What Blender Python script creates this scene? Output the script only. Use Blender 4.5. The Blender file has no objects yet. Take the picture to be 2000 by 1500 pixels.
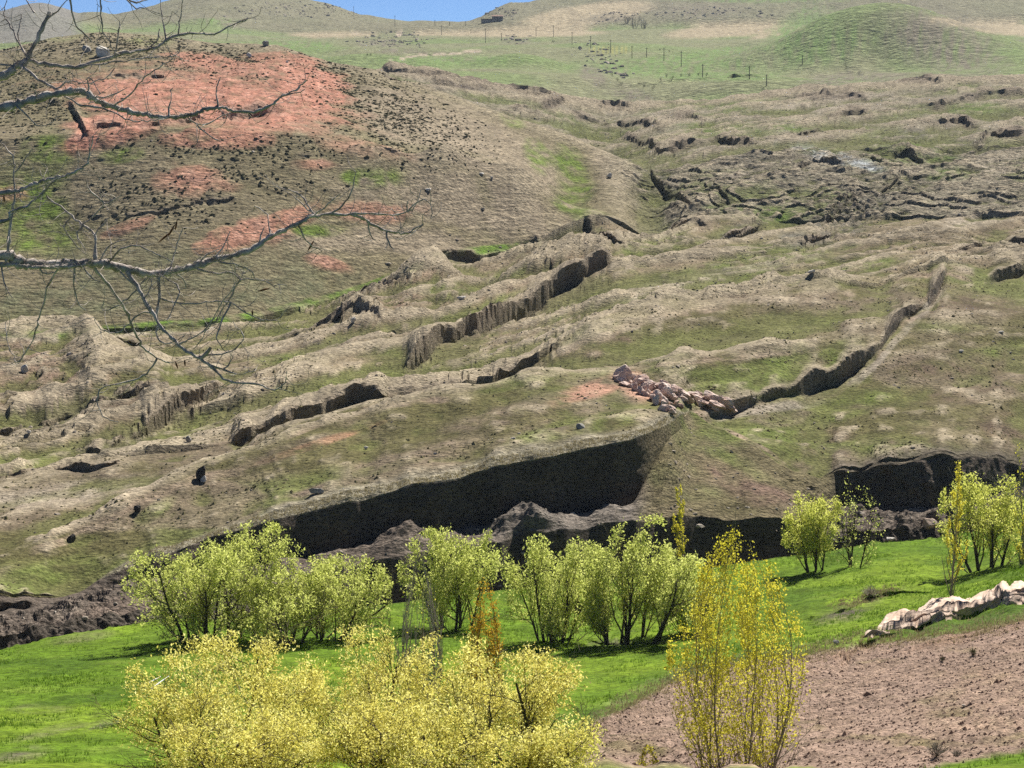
import bpy, math, random
import numpy as np
from mathutils import Vector, Matrix

# ------------------------------------------------------------------ camera, sky, sun
scene = bpy.context.scene
FPX = 4165.0                      # focal length in photograph pixels (2000 wide)
PITCH = math.atan(550.0 / FPX)    # eye level lies 550 px above the picture centre
SUN_EL, SUN_AZ = math.radians(43), math.radians(25)   # behind the scene, to the right

cam_d = bpy.data.cameras.new('camera')
cam = bpy.data.objects.new('camera', cam_d)
scene.collection.objects.link(cam)
cam_d.sensor_fit = 'HORIZONTAL'
cam_d.sensor_width = 36.0
cam_d.lens = 36.0 * FPX / 2000.0
cam_d.clip_start, cam_d.clip_end = 0.1, 20000
cam.location = (0, 0, 0)
cam.rotation_euler = (math.pi / 2 - PITCH, 0, 0)
scene.camera = cam

world = bpy.data.worlds.new('World')
scene.world = world
world.use_nodes = True
wn = world.node_tree
sky = wn.nodes.new('ShaderNodeTexSky')
sky.sky_type = 'NISHITA'
sky.sun_disc = False
sky.sun_elevation, sky.sun_rotation = SUN_EL, SUN_AZ
sky.altitude = 8000
sky.air_density, sky.dust_density, sky.ozone_density = 1.0, 0.0, 6.0
bg = wn.nodes['Background']
bg.inputs['Strength'].default_value = 0.050
wn.links.new(sky.outputs[0], bg.inputs['Color'])

sun_d = bpy.data.lights.new('sun', 'SUN')
sun_d.energy, sun_d.angle, sun_d.color = 5.0, math.radians(0.53), (1.0, 0.955, 0.89)
sun = bpy.data.objects.new('sun', sun_d)
scene.collection.objects.link(sun)
SUNV = Vector((math.cos(SUN_EL) * math.sin(SUN_AZ), math.cos(SUN_EL) * math.cos(SUN_AZ), math.sin(SUN_EL)))
sun.rotation_euler = (-SUNV).to_track_quat('-Z', 'Y').to_euler()

scene.view_settings.view_transform = 'Standard'
scene.view_settings.look = 'None'
scene.view_settings.exposure = 0.92
scene.view_settings.gamma = 1.0
scene.render.engine = 'CYCLES'
scene.cycles.max_bounces, scene.cycles.diffuse_bounces, scene.cycles.glossy_bounces = 5, 2, 1
scene.cycles.transmission_bounces, scene.cycles.volume_bounces, scene.cycles.transparent_max_bounces = 3, 0, 6
scene.cycles.use_denoising = False
scene.cycles.use_adaptive_sampling = False

# ------------------------------------------------------------------ helpers
rng = np.random.default_rng(7)
_ang = rng.random((512, 512)).astype(np.float32) * (2 * math.pi)
_GC, _GS = np.cos(_ang).ravel(), np.sin(_ang).ravel()

def pn(x, y, seed=0):
    """2-D gradient noise, about -0.7..0.7"""
    x = np.asarray(x + seed * 0.0, dtype=np.float64) + (seed * 57.0 % 509); y = np.asarray(y, dtype=np.float64) + (seed * 131.0 % 503)
    ix = np.floor(x); iy = np.floor(y)
    fx = (x - ix).astype(np.float32); fy = (y - iy).astype(np.float32)
    ix = ix.astype(np.int32); iy = iy.astype(np.int32)
    a0 = (ix & 511) << 9; a1 = ((ix + 1) & 511) << 9; b0 = iy & 511; b1 = (iy + 1) & 511
    u = fx * fx * (3 - 2 * fx); v = fy * fy * (3 - 2 * fy)
    gx, gy = fx - 1, fy - 1
    h = a0 | b0; a = _GC[h] * fx + _GS[h] * fy
    h = a1 | b0; b = _GC[h] * gx + _GS[h] * fy
    h = a0 | b1; c = _GC[h] * fx + _GS[h] * gy
    h = a1 | b1; d = _GC[h] * gx + _GS[h] * gy
    return (a + (b - a) * u) * (1 - v) + (c + (d - c) * u) * v

def fbm(x, y, seed=0, octv=4, gain=0.5, lac=2.03):
    r = 0; amp = 1.0; f = 1.0
    for k in range(octv):
        r = r + amp * pn(x * f + 17.3 * k, y * f - 9.1 * k, seed + 31 * k)
        amp *= gain; f *= lac
    return r

def ridged(x, y, seed=0, octv=4):
    r = 0; amp = 1.0; f = 1.0
    for k in range(octv):
        r = r + amp * (1 - 2.2 * np.abs(pn(x * f, y * f, seed + 13 * k)))
        amp *= 0.5; f *= 2.07
    return r * 0.6

def sst(a, b, x):
    t = np.clip((x - a) / (b - a), 0, 1)
    return t * t * (3 - 2 * t)

def unproject(px, py, Y):
    """photo pixel + forward distance -> world point"""
    cx = (np.asarray(px) - 1000.0) / FPX; cy = (750.0 - np.asarray(py)) / FPX
    dy = math.cos(PITCH) + cy * math.sin(PITCH)
    dz = -math.sin(PITCH) + cy * math.cos(PITCH)
    s = Y / dy
    return cx * s, Y + 0 * cx, dz * s

def project(x, y, z):
    d = y * math.cos(PITCH) - z * math.sin(PITCH)
    u = y * math.sin(PITCH) + z * math.cos(PITCH)
    return 1000 + FPX * x / d, 750 - FPX * u / d

def K(px, knots, sm=14):
    k = np.array(knots, float)
    v = np.interp(px, k[:, 0], k[:, 1])
    return v

def tag(o, label=None, cat=None, group=None, kind=None):
    if label: o['label'] = label
    if cat: o['category'] = cat
    if group: o['group'] = group
    if kind: o['kind'] = kind
    return o

def mesh_from_arrays(name, verts, faces, mat=None, smooth=True, parent=None):
    """faces: (n,k) array, all the same size"""
    me = bpy.data.meshes.new(name)
    verts = np.asarray(verts, np.float32); faces = np.asarray(faces, np.int32)
    n, k = faces.shape
    me.vertices.add(len(verts)); me.vertices.foreach_set('co', verts.ravel())
    me.loops.add(n * k); me.loops.foreach_set('vertex_index', faces.ravel())
    me.polygons.add(n)
    me.polygons.foreach_set('loop_start', np.arange(0, n * k, k, dtype=np.int32))
    me.polygons.foreach_set('loop_total', np.full(n, k, np.int32))
    me.polygons.foreach_set('use_smooth', np.full(n, smooth))
    me.update(calc_edges=True)
    if mat: me.materials.append(mat)
    o = bpy.data.objects.new(name, me)
    scene.collection.objects.link(o)
    if parent: o.parent = parent
    return o

def empty(name, loc):
    o = bpy.data.objects.new(name, None)
    o.empty_display_size = 0.3
    o.location = loc
    scene.collection.objects.link(o)
    return o

# ------------------------------------------------------------------ materials
def new_mat(name):
    m = bpy.data.materials.new(name); m.use_nodes = True
    nt = m.node_tree; nt.nodes.clear()
    out = nt.nodes.new('ShaderNodeOutputMaterial')
    return m, nt, out

def N(nt, typ, **kw):
    n = nt.nodes.new(typ)
    for k, v in kw.items():
        if k.startswith('i_'):
            n.inputs[k[2:].replace('_', ' ')].default_value = v
        else:
            setattr(n, k, v)
    return n

def noise_node(nt, vec, scale, detail=4, rough=0.55, mapping=None):
    if mapping is not None:
        mp = N(nt, 'ShaderNodeMapping'); mp.inputs['Scale'].default_value = mapping
        nt.links.new(vec, mp.inputs['Vector']); vec = mp.outputs[0]
    n = N(nt, 'ShaderNodeTexNoise')
    n.inputs['Scale'].default_value = scale; n.inputs['Detail'].default_value = detail
    n.inputs['Roughness'].default_value = rough
    nt.links.new(vec, n.inputs['Vector'])
    return n.outputs['Fac']

def math_node(nt, op, a, b):
    n = N(nt, 'ShaderNodeMath', operation=op)
    for i, v in enumerate((a, b)):
        if isinstance(v, (int, float)): n.inputs[i].default_value = v
        else: nt.links.new(v, n.inputs[i])
    return n.outputs[0]

def map_range(nt, v, a, b, c, d):
    n = N(nt, 'ShaderNodeMapRange')
    nt.links.new(v, n.inputs['Value'])
    for i, q in zip(('From Min', 'From Max', 'To Min', 'To Max'), (a, b, c, d)): n.inputs[i].default_value = q
    return n.outputs[0]

def terrain_material(name, tuft, tuft_dark, tuft_light, straw, h1map, h1amp, h2scale, h2amp):
    m, nt, out = new_mat(name)
    L = nt.links.new
    bs = N(nt, 'ShaderNodeBsdfPrincipled'); bs.inputs['Roughness'].default_value = 1.0
    bs.inputs['Specular IOR Level'].default_value = 0.04
    L(bs.outputs[0], out.inputs['Surface'])
    col = N(nt, 'ShaderNodeAttribute', attribute_name='albedo')
    rel = N(nt, 'ShaderNodeAttribute', attribute_name='relief')   # 1 = hummocky turf, more = broken rock
    tc = N(nt, 'ShaderNodeTexCoord')
    v = tc.outputs['Object']
    # tufts, stones, dry stalks: real differences of cover
    n1 = noise_node(nt, v, tuft, 3, 0.62, (0.8, 1, 1.7))
    n2 = noise_node(nt, v, 0.30, 2, 0.6, (0.7, 1.0, 2.4))
    n3 = noise_node(nt, v, tuft * 4.2, 2, 0.6)
    a = map_range(nt, n1, 0.36, 0.64, tuft_dark, tuft_light)
    b = map_range(nt, n2, 0.3, 0.7, 0.80, 1.20)
    c = map_range(nt, n3, 0.3, 0.7, 0.72, 1.28)
    f = math_node(nt, 'MULTIPLY', math_node(nt, 'MULTIPLY', a, b), c)
    mul = N(nt, 'ShaderNodeVectorMath', operation='SCALE')
    L(col.outputs['Color'], mul.inputs[0]); L(f, mul.inputs['Scale'])
    st = noise_node(nt, v, tuft * 1.9, 2, 0.7, (0.8, 0.8, 1.6))
    mixf = map_range(nt, st, 0.56, 0.70, 0.0, straw)
    mx = N(nt, 'ShaderNodeMix', data_type='RGBA')
    L(mixf, mx.inputs['Factor']); L(mul.outputs[0], mx.inputs['A'])
    sw = N(nt, 'ShaderNodeVectorMath', operation='MULTIPLY_ADD')
    L(mul.outputs[0], sw.inputs[0]); sw.inputs[1].default_value = (1.2, 1.05, 0.95); sw.inputs[2].default_value = (0.07, 0.055, 0.036)
    L(sw.outputs[0], mx.inputs['B'])
    L(mx.outputs['Result'], bs.inputs['Base Color'])
    # relief: terracettes follow the contour (stretched in z), hummocks, clods
    h1 = noise_node(nt, v, 1.0, 4, 0.62, h1map)
    h2 = noise_node(nt, v, h2scale, 4, 0.62)
    hh = math_node(nt, 'ADD', math_node(nt, 'MULTIPLY', h1, h1amp), math_node(nt, 'MULTIPLY', h2, h2amp))
    hh = math_node(nt, 'MULTIPLY', hh, rel.outputs['Fac'])
    bp = N(nt, 'ShaderNodeBump'); bp.inputs['Strength'].default_value = 1.0; bp.inputs['Distance'].default_value = 1.0
    L(hh, bp.inputs['Height']); L(bp.outputs[0], bs.inputs['Normal'])
    return m
MAT_GROUND = terrain_material('eroded_turf', 2.3, 0.55, 1.34, 0.40, (1.0, 1.4, 3.6), 0.62, 2.4, 0.42)
MAT_HILL = terrain_material('hill_turf', 1.2, 0.55, 1.34, 0.35, (0.55, 0.8, 2.4), 1.0, 1.3, 0.75)
MAT_FAR = terrain_material('far_turf', 0.3, 0.72, 1.25, 0.20, (0.10, 0.12, 0.25), 2.2, 0.3, 2.2)
MAT_MEADOW = terrain_material('meadow_turf', 2.2, 0.62, 1.30, 0.14, (1.0, 1.0, 1.0), 0.30, 5.0, 0.22)
MAT_FIELD = terrain_material('ploughed_soil', 3.2, 0.66, 1.30, 0.40, (1.3, 1.3, 1.3), 0.20, 5.5, 0.26)
MATS = dict(meadow=MAT_MEADOW, ploughed_field=MAT_FIELD, hillside=MAT_HILL, badlands=MAT_HILL, plain=MAT_FAR, far_hills=MAT_FAR)

# ------------------------------------------------------------------ terrain: rows of known pixel height and distance
dense = np.arange(-110, 2110.1, 2.6)
left = -110 - np.cumsum(np.linspace(4, 34, 34)); right = 2110 + np.cumsum(np.linspace(4, 34, 34))
PX = np.concatenate([left[::-1], dense, right])
NC = len(PX)

def smooth1(v, px, w):
    if w <= 0: return v
    k = int(3 * w / 2.35)
    ker = np.exp(-0.5 * (np.arange(-k, k + 1) * 2.35 / w) ** 2); ker /= ker.sum()
    q = np.arange(px[0] - 4 * w, px[-1] + 4 * w, 2.35)
    s = np.convolve(np.interp(q, px, v), ker, 'same')
    return np.interp(px, q, s)

rows = []      # (key, py array, Y array)
def row(key, pyk, Yk, sm=12):
    py = smooth1(K(PX, pyk), PX, sm) if isinstance(pyk, (list, tuple)) else pyk
    Y = smooth1(K(PX, Yk), PX, max(sm, 20)) if isinstance(Yk, (list, tuple)) else Yk
    rows.append((key, np.array(py, float), np.array(Y, float)))
    return rows[-1][1], rows[-1][2]
C_ = np.ones(NC)
def py_of_z(z, Y):  # pixel row of a given height at distance Y
    return project(0 * C_, Y * C_, z * C_)[1]
row('n0', py_of_z(-1.65, 1.5), 1.5 * C_)
row('n1', py_of_z(-2.2, 4.0), 4.0 * C_)
row('n2', py_of_z(-6.2, 18.0), 18.0 * C_)
row('n3', py_of_z(-14.4, 42.0), 42.0 * C_)
row('n4', 1575 * C_, 74 * C_)
row('A', [(-700,1470),(0,1440),(400,1440),(800,1450),(1200,1460),(1500,1450),(1800,1420),(2000,1400),(2700,1300)],
         [(-700,100),(2700,100)])
row('B', [(-700,1370),(0,1350),(300,1345),(700,1345),(1000,1375),(1150,1385),(1350,1320),(1560,1278),(1680,1248),(1850,1197),(2000,1150),(2200,1090),(2700,1000)],
         [(-700,130),(0,128),(700,128),(1150,118),(1350,128),(1680,138),(2000,145),(2700,160)])
C_py, C_Y = row('C', [(-700,1310),(0,1268),(140,1235),(250,1222),(330,1210),(450,1205),(700,1185),(1000,1150),(1300,1122),(1480,1095),(1550,1085),(1700,1062),(1850,1050),(2000,1008),(2300,960),(2700,930)],
         [(-700,150),(0,160),(250,170),(690,181),(1000,189),(1240,194),(1500,202),(1850,213),(2000,219),(2700,240)])
row('D', C_py + 26, C_Y + 2.6)
row('E', C_py + 8, C_Y + 5.0)
F_py, F_Y = row('F', [(-700,1290),(0,1243),(90,1222),(175,1205),(300,1185),(450,1165),(600,1125),(690,1103),(800,1083),(960,1064),(1010,1044),(1130,1030),(1330,1008),(1450,1010),(1540,1015),(1620,1035),(1750,1036),(1850,1020),(2000,978),(2700,900)],
         [(-700,154),(0,165.5),(250,177.5),(690,189),(1000,197),(1240,202.5),(1500,209),(1850,220),(2000,226),(2700,247)], 8)
G_py, G_Y = row('G', [(-700,1260),(0,1200),(120,1180),(170,1168),(250,1135),(330,1130),(560,1088),(690,1072),(760,1048),(850,1036),(1000,1020),(1100,1014),(1180,1002),(1235,985),(1262,930),(1300,862),(1345,826),(1450,872),(1550,935),(1600,955),(1640,985),(1700,1000),(1800,988),(1900,975),(2000,955),(2700,890)],
         [(-700,160),(0,172),(250,185.5),(690,196.5),(1000,205),(1240,210.5),(1290,219),(1345,232),(1500,236),(1620,224),(1850,225.5),(2000,232),(2700,252)], 7)
HS = len(rows)
H_py, H_Y = row('H', [(-700,1250),(0,1174),(60,1170),(120,1166),(165,1150),(250,1095),(380,1045),(500,1010),(620,985),(800,940),(1000,895),(1130,870),(1260,832),(1345,800),(1450,862),(1550,922),(1600,938),(1640,918),(1750,900),(1850,886),(1900,886),(1960,895),(2000,898),(2700,840)],
         [(-700,163),(0,176),(250,187.5),(690,198.6),(1000,207.2),(1240,213.2),(1300,223),(1345,233.5),(1500,238),(1620,227.5),(1850,228.4),(2000,235),(2700,255)], 6)
KI = {k: i for i, (k, _, _) in enumerate(rows)}
H_py = H_py + 6 * fbm(PX / 75, PX * 0 + 0.5, 811, 2) + 9 * sst(1600, 1660, PX) * fbm(PX / 60, PX * 0 + 0.5, 813, 2)
rows[KI['H']] = ('H', H_py, H_Y + 1.6 * fbm(PX / 90, PX * 0 + 0.5, 814, 2))
G_py = np.maximum(G_py + 11 * fbm(PX / 55, PX * 0 + 0.5, 815, 2) * (1 - sst(1300, 1345, PX) * (1 - sst(1610, 1660, PX))), H_py + 3)
_f = rows[KI['F']]; rows[KI['F']] = ('F', _f[1] + 9 * fbm(PX / 48, PX * 0 + 0.5, 816, 2), _f[2] + 1.2 * fbm(PX / 45, PX * 0 + 0.5, 818, 2))
H_Y = rows[KI['H']][2]
_sh = sst(140, 300, PX) * (1 - sst(1300, 1345, PX)) + 0.35 * sst(1610, 1660, PX)
rows.insert(HS, ('H0', H_py + 1 + 15 * _sh, H_Y - 0.3 - 1.9 * _sh))
rows[HS - 1] = ('G', G_py, np.minimum(G_Y, H_Y - 0.9 - 2.6 * _sh))
row('I', [(-700,1160),(0,1088),(130,1055),(270,995),(450,918),(700,850),(900,800),(1100,765),(1210,740),(1300,722),(1450,712),(1600,680),(1700,645),(1840,590),(2000,620),(2700,600)],
         [(-700,180),(0,188),(270,206),(450,222),(700,231),(900,238),(1100,246),(1210,251),(1450,264),(1700,284),(1840,310),(2000,310),(2700,318)])
row('J', [(-700,935),(0,915),(200,890),(350,885),(450,865),(640,803),(760,776),(900,766),(1000,740),(1075,702),(1150,668),(1300,625),(1500,595),(1660,575),(1800,548),(1840,540),(1900,530),(2000,512),(2700,470)],
         [(-700,225),(0,231),(450,241),(760,260),(1000,270),(1300,305),(1660,330),(1840,346),(2000,366),(2700,400)])
row('K', [(-700,665),(0,655),(200,650),(450,633),(650,590),(830,530),(950,500),(1050,485),(1150,440),(1210,405),(1300,420),(1500,425),(2000,420),(2700,400)],
         [(-700,345),(0,349),(450,357),(830,408),(1150,459),(1300,462),(2000,440),(2700,450)], 16)
row('KL', [(-700,280),(0,270),(300,250),(600,265),(900,320),(1100,345),(1200,345),(1300,370),(2000,350),(2700,340)],
         [(-700,430),(300,434),(600,444),(900,470),(1100,492),(1250,505),(2000,500),(2700,510)], 20)
L_py, L_Y = row('L', [(-700,170),(-200,130),(0,98),(100,74),(200,62),(300,68),(420,84),(540,87),(640,120),(740,136),(850,170),(960,215),(1100,256),(1200,300),(1260,325),(1350,318),(1500,300),(2000,285),(2700,270)],
         [(-700,600),(300,605),(700,585),(1000,555),(1250,535),(2000,560),(2700,570)], 8)
dropm = 1 - sst(1150, 1300, PX)
row('M', L_py + 45 * dropm - 45 * (1 - dropm), L_Y + 70)
N_py, N_Y = row('N', [(-700,205),(600,190),(700,150),(760,132),(850,143),(950,160),(1050,174),(1200,207),(1300,203),(1400,192),(1550,180),(1700,165),(1850,151),(2000,152),(2700,140)],
         [(-700,800),(2700,800)], 10)
row('O', N_py + 16, N_Y + 70)
row('P', [(-700,170),(600,150),(900,150),(1150,165),(1300,178),(1400,172),(1700,158),(2000,140),(2700,130)],
         [(-700,960),(2700,960)], 20)
row('Q', [(-700,90),(0,90),(140,85),(240,75),(560,100),(800,105),(1000,100),(1300,105),(1500,110),(2000,95),(2700,90)],
         [(-700,1300),(2700,1300)], 20)
row('R', [(-700,45),(-60,45),(0,44),(60,30),(100,40),(150,50),(230,55),(400,50),(560,66),(800,60),(950,58),(1050,54),(1200,50),(1400,52),(1600,40),(2000,42),(2700,42)],
         [(-700,1850),(2700,1850)], 10)
S_py, S_Y = row('S', [(-700,40),(-100,34),(0,28),(60,15),(95,17),(140,30),(155,36),(165,32),(200,31),(225,35),(250,28),(330,3),(400,-14),(480,-14),(560,0),(640,14),(700,36),(760,45),(800,51),(920,51),(950,36),(985,18),(1080,8),(1150,-5),(1300,-28),(1600,-60),(2000,-66),(2700,-70)],
         [(-700,2350),(2700,2350)], 5)
row('T', S_py + 60, S_Y + 400)
KEY = {k: i for i, (k, _, _) in enumerate(rows)}
# between the end of the scarp and the right bank the slope runs on unbroken
_w = sst(1315, 1360, PX) * (1 - sst(1590, 1650, PX))
_pF, _YF = rows[KEY['F']][1:]; _pI, _YI = rows[KEY['I']][1:]
_zF = unproject(PX, _pF, _YF)[2]; _zI = unproject(PX, _pI, _YI)[2]
_m = (_zI - _zF) / (_YI - _YF)
for _k in ('G', 'H0', 'H'):
    _p, _Y = rows[KEY[_k]][1:]
    _t = -unproject(PX, _p, 1.0)[2]
    _Yl = (_zF - _YF * _m) / (-_t - _m) - 2.0
    rows[KEY[_k]] = (_k, _p, _Y * (1 - _w) + _Yl * _w)
WSOFT = _w[None, :]

sharp = {'B', 'C', 'D', 'E', 'F', 'G', 'H0', 'L', 'M', 'N', 'O', 'S', 'T'}
py_l, Y_l, band_l, hard_l = [], [], [], []
rowstart = {}
vis = (PX > -60) & (PX < 2060)
for i in range(len(rows) - 1):
    (k0, p0, y0), (k1, p1, y1) = rows[i], rows[i + 1]
    span = np.percentile(np.abs(p1 - p0)[vis], 85)
    n = {'n0': 3, 'n1': 5, 'n2': 8, 'n3': 10}.get(k0, max(6, int(span / 3.3)))
    if k0 == 'n4': n = 38
    if k0 in ('L', 'M'): n = max(10, n)
    if k0 == 'S': n = 4
    rowstart[k0] = len(py_l)
    for j in range(n):
        t = j / n
        py_l.append(p0 + (p1 - p0) * t); Y_l.append(y0 + (y1 - y0) * t); band_l.append(i)
        hard_l.append(1.0 if (j == 0 and k0 in sharp) else 0.0)
rowstart[rows[-1][0]] = len(py_l)
py_l.append(rows[-1][1]); Y_l.append(rows[-1][2]); band_l.append(len(rows) - 1); hard_l.append(1.0)
PY = np.array(py_l); YY = np.array(Y_l); BAND = np.array(band_l); HARD = np.array(hard_l)
NR = len(PY)
PXG = np.broadcast_to(PX, (NR, NC))
X, _, Z = unproject(PXG, PY, YY)
# soften the kinks between rows except at real edges
_ns = np.zeros((NR, 1)); _ns[rowstart['G'] - 3:rowstart['H'] + 4] = 1      # tightly packed rows stay as laid out
soft = ((1 - HARD[:, None]) * (1 - (WSOFT > 0.02) * _ns))[1:-1]
for _ in range(40):
    Z[1:-1] += soft * 0.5 * (0.5 * (Z[:-2] + Z[2:]) - Z[1:-1])
PY = project(X, YY, Z)[1]
GY = np.clip(np.gradient(YY, axis=0) / np.maximum(-np.gradient(PY, axis=0), 0.25), 0.0, 1.6)   # metres of depth per pixel

def rr(a, b):
    """mask of grid rows between two keys"""
    m = np.zeros((NR, 1)); m[rowstart[a]:rowstart[b] + 1] = 1
    return m
FL = rr('F', 'N')
MPP = YY / FPX                                   # metres per photo pixel, across the view

_sc = np.clip(YY / 220.0, 0.5, 4)
NWA = fbm(X / (5.5 * _sc), YY / (7.0 * _sc), 401, 2); NWB = fbm(X / (1.7 * _sc), YY / (3.0 * _sc), 402, 2)
BZ = rr('K', 'O'); PZ = rr('O', 'S')
DZ = np.zeros_like(Z); DY = np.zeros_like(Z)
SCARP = np.zeros_like(Z)                         # where bare broken earth shows in a wall
def scarp(pts, up, dn, Lu=40, Ld=25, wig=4, w=4.5, zone=None, taper=30, seed=0, wc=11, brk=0, var=1.15):
    """an eroded step: ground above the line raised, ground in front of it cut down"""
    p = np.array(pts, float)
    x0, x1 = p[0, 0], p[-1, 0]
    taper = max(taper, min(26, 0.3 * (x1 - x0)))
    if zone is BZ or (zone is None and x0 > 1240 and p[:, 1].max() < 490): up, dn = up * 0.55, dn * 0.6
    if zone is PZ: up, dn = up * 0.45, dn * 0.5
    E = sst(x0 - taper * 0.3, x0 + taper, PX) * (1 - sst(x1 - taper, x1 + taper * 0.3, PX))
    E = E * np.clip(0.62 + 0.25 * (1.15 - var) + var * fbm(PX / 62, PX * 0 + seed + 0.3, seed + 5, 2), 0.06, 1.35)
    if brk: E = E * sst(-0.12, 0.16, fbm(PX / 34, PX * 0 + 0.3, seed + 77, 2))
    yl = np.interp(PX, p[:, 0], p[:, 1])
    c = np.where(E > 0.01)[0]
    if not len(c): return
    c0, c1 = c[0], c[-1] + 1
    z = (FL if zone is None else zone)
    rws = np.where(z[:, 0] > 0)[0]; r0, r1 = rws[0], rws[-1] + 1
    d = yl[None, c0:c1] - PY[r0:r1, c0:c1] + wig * (1.9 * NWA[r0:r1, c0:c1] + 0.4 * NWB[r0:r1, c0:c1])
    e = E[None, c0:c1]
    s = sst(-w, w, d)
    DZ[r0:r1, c0:c1] += e * (up * s * np.exp(-np.maximum(d, 0) / Lu) - dn * (1 - s) * np.exp(-np.maximum(-d, 0) / Ld))
    cl = np.clip(np.abs(d) / wc, 0, 1)
    DY[r0:r1, c0:c1] += np.minimum(e * 2, 1) * np.clip((cl * cl - 1) * np.clip(d, -wc, wc) * GY[r0:r1, c0:c1], -3.2, 3.2)
    SCARP[r0:r1, c0:c1] = np.maximum(SCARP[r0:r1, c0:c1], e * np.exp(-(d / (w + 3.5)) ** 2))

def mound(pts, h, wu, wd, zone=None, taper=70, seed=0, wig=5):
    """a rounded ridge along a line: far flank wu px wide, near flank wd px wide"""
    p = np.array(pts, float)
    E = sst(p[0, 0] - taper, p[0, 0] + taper, PX) * (1 - sst(p[-1, 0] - taper, p[-1, 0] + taper, PX))
    yl = np.interp(PX, p[:, 0], p[:, 1]) + wig * fbm(PX / 40, PX * 0 + seed, seed, 3)
    E = E * (0.85 + 0.7 * pn(PX / 90, PX * 0 + 0.4, seed + 900))
    z = (FL if zone is None else zone)
    d = yl[None, :] - PY + wig * 1.6 * NWA
    DZ[:] += z * E * h * np.where(d > 0, np.exp(-(d / wu) ** 2), np.exp(-(d / wd) ** 2))

# --- the ridge that runs up the right side of the mound
scarp([(1385,803),(1430,800),(1500,778),(1560,764),(1640,742),(1690,708),(1720,682)], 1.5, 0.9, 70, 40, seed=1, taper=14, wig=7)
scarp([(1715,690),(1745,645),(1765,618),(1812,588)], 1.5, 0.7, 34, 30, seed=2, taper=12, wig=4)
scarp([(1812,588),(1828,572),(1848,548)], 2.0, 0.6, 22, 20, seed=3, taper=8)
mound([(1760,556),(1830,528),(1890,538)], 3.2, 12, 24, seed=4)
# --- long fissure behind the mound
scarp([(448,866),(500,850),(560,830),(640,803),(700,790),(760,778)], 1.6, 1.8, 60, 10, seed=5, taper=12, wig=5, var=0.5)
scarp([(740,780),(800,772),(860,770),(908,765)], 0.4, 0.7, 40, 9, seed=6, wig=2, var=0.3)
mound([(520,858),(640,828),(760,795),(880,780)], 1.5, 9, 22, seed=7)
scarp([(955,756),(1000,738),(1048,716)], 0.9, 0.8, 30, 10, seed=8, taper=8, var=0.4)
scarp([(1068,712),(1078,694),(1090,684)], 0.9, 0.7, 20, 14, seed=9, taper=4, wig=1)
mound([(1080,695),(1200,652),(1300,622),(1450,592),(1660,574)], 4.2, 14, 46, seed=10)
mound([(1280,716),(1400,704),(1550,688)], 2.2, 9, 40, seed=11)
mound([(880,800),(1000,775),(1120,760),(1210,732)], 2.6, 16, 70, seed=12)
mound([(90,1065),(270,988),(400,930),(520,905)], 1.6, 9, 40, seed=13)
mound([(500,912),(600,875),(700,842),(880,798)], 2.2, 14, 60, seed=113)
mound([(540,960),(760,905),(1000,850),(1180,812)], 1.3, 26, 50, seed=114)
# --- left cracks and rubble banks
scarp([(275,836),(330,812),(400,786),(440,760)], 2.4, 1.4, 50, 18, seed=14, taper=10, var=0.4)
scarp([(150,872),(200,862),(240,850),(290,832)], 1.1, 0.7, 30, 20, seed=15, wig=8)
scarp([(-40,846),(60,826),(130,806),(260,788),(330,770)], 1.0, 0.7, 30, 20, seed=16, wig=8)
scarp([(-80,920),(0,917),(54,914)], 0.6, 0.5, 30, 12, seed=17, wig=1.5)
scarp([(100,912),(180,914),(240,908)], 0.5, 0.4, 20, 10, seed=117, wig=3)
scarp([(195,672),(230,670),(285,676)], 0.8, 0.6, 20, 12, seed=18, wig=2, taper=10)
scarp([(240,985),(300,958),(345,930)], 0.9, 0.5, 18, 16, seed=19, wig=6)
mound([(-200,700),(60,668),(160,690),(300,730)], 5.0, 22, 90, seed=20)
scarp([(-60,1190),(20,1182),(70,1186)], 0.8, 0.5, 20, 14, seed=21, wig=3)
# --- the deep fluted fissure in the middle
scarp([(790,708),(900,672),(960,645),(1020,612),(1080,585),(1140,558),(1196,520)], 4.4, 1.4, 24, 10, seed=22, wig=6, taper=24, var=0.45)
mound([(940,600),(1010,568),(1120,520),(1190,500)], 2.6, 16, 22, seed=23)
scarp([(555,664),(640,652),(700,642),(745,652)], 1.2, 0.7, 20, 15, seed=24, wig=7)
scarp([(760,660),(800,654),(846,650)], 1.2, 0.8, 20, 12, seed=25, wig=5, taper=12)
mound([(700,600),(790,560),(850,536),(905,566)], 5.0, 16, 56, seed=26)
mound([(600,660),(700,628),(760,640)], 3.0, 12, 30, seed=126)
scarp([(640,610),(720,585),(790,562)], 0.6, 0.4, 20, 20, seed=127, wig=5)
scarp([(832,502),(880,498),(948,506)], 0.7, 1.0, 40, 16, seed=27, wig=2)
scarp([(1015,490),(1045,484),(1068,500),(1085,515)], 1.2, 0.9, 30, 12, seed=28, wig=3, taper=8)
mound([(960,530),(1040,515),(1100,505)], 3.6, 14, 36, seed=128)
scarp([(1140,450),(1180,455),(1212,470)], 0.5, 0.4, 22, 16, seed=31, wig=9, taper=10)
scarp([(1080,505),(1150,486),(1225,482)], 0.8, 0.5, 20, 16, seed=131, wig=5, taper=16)
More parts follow.
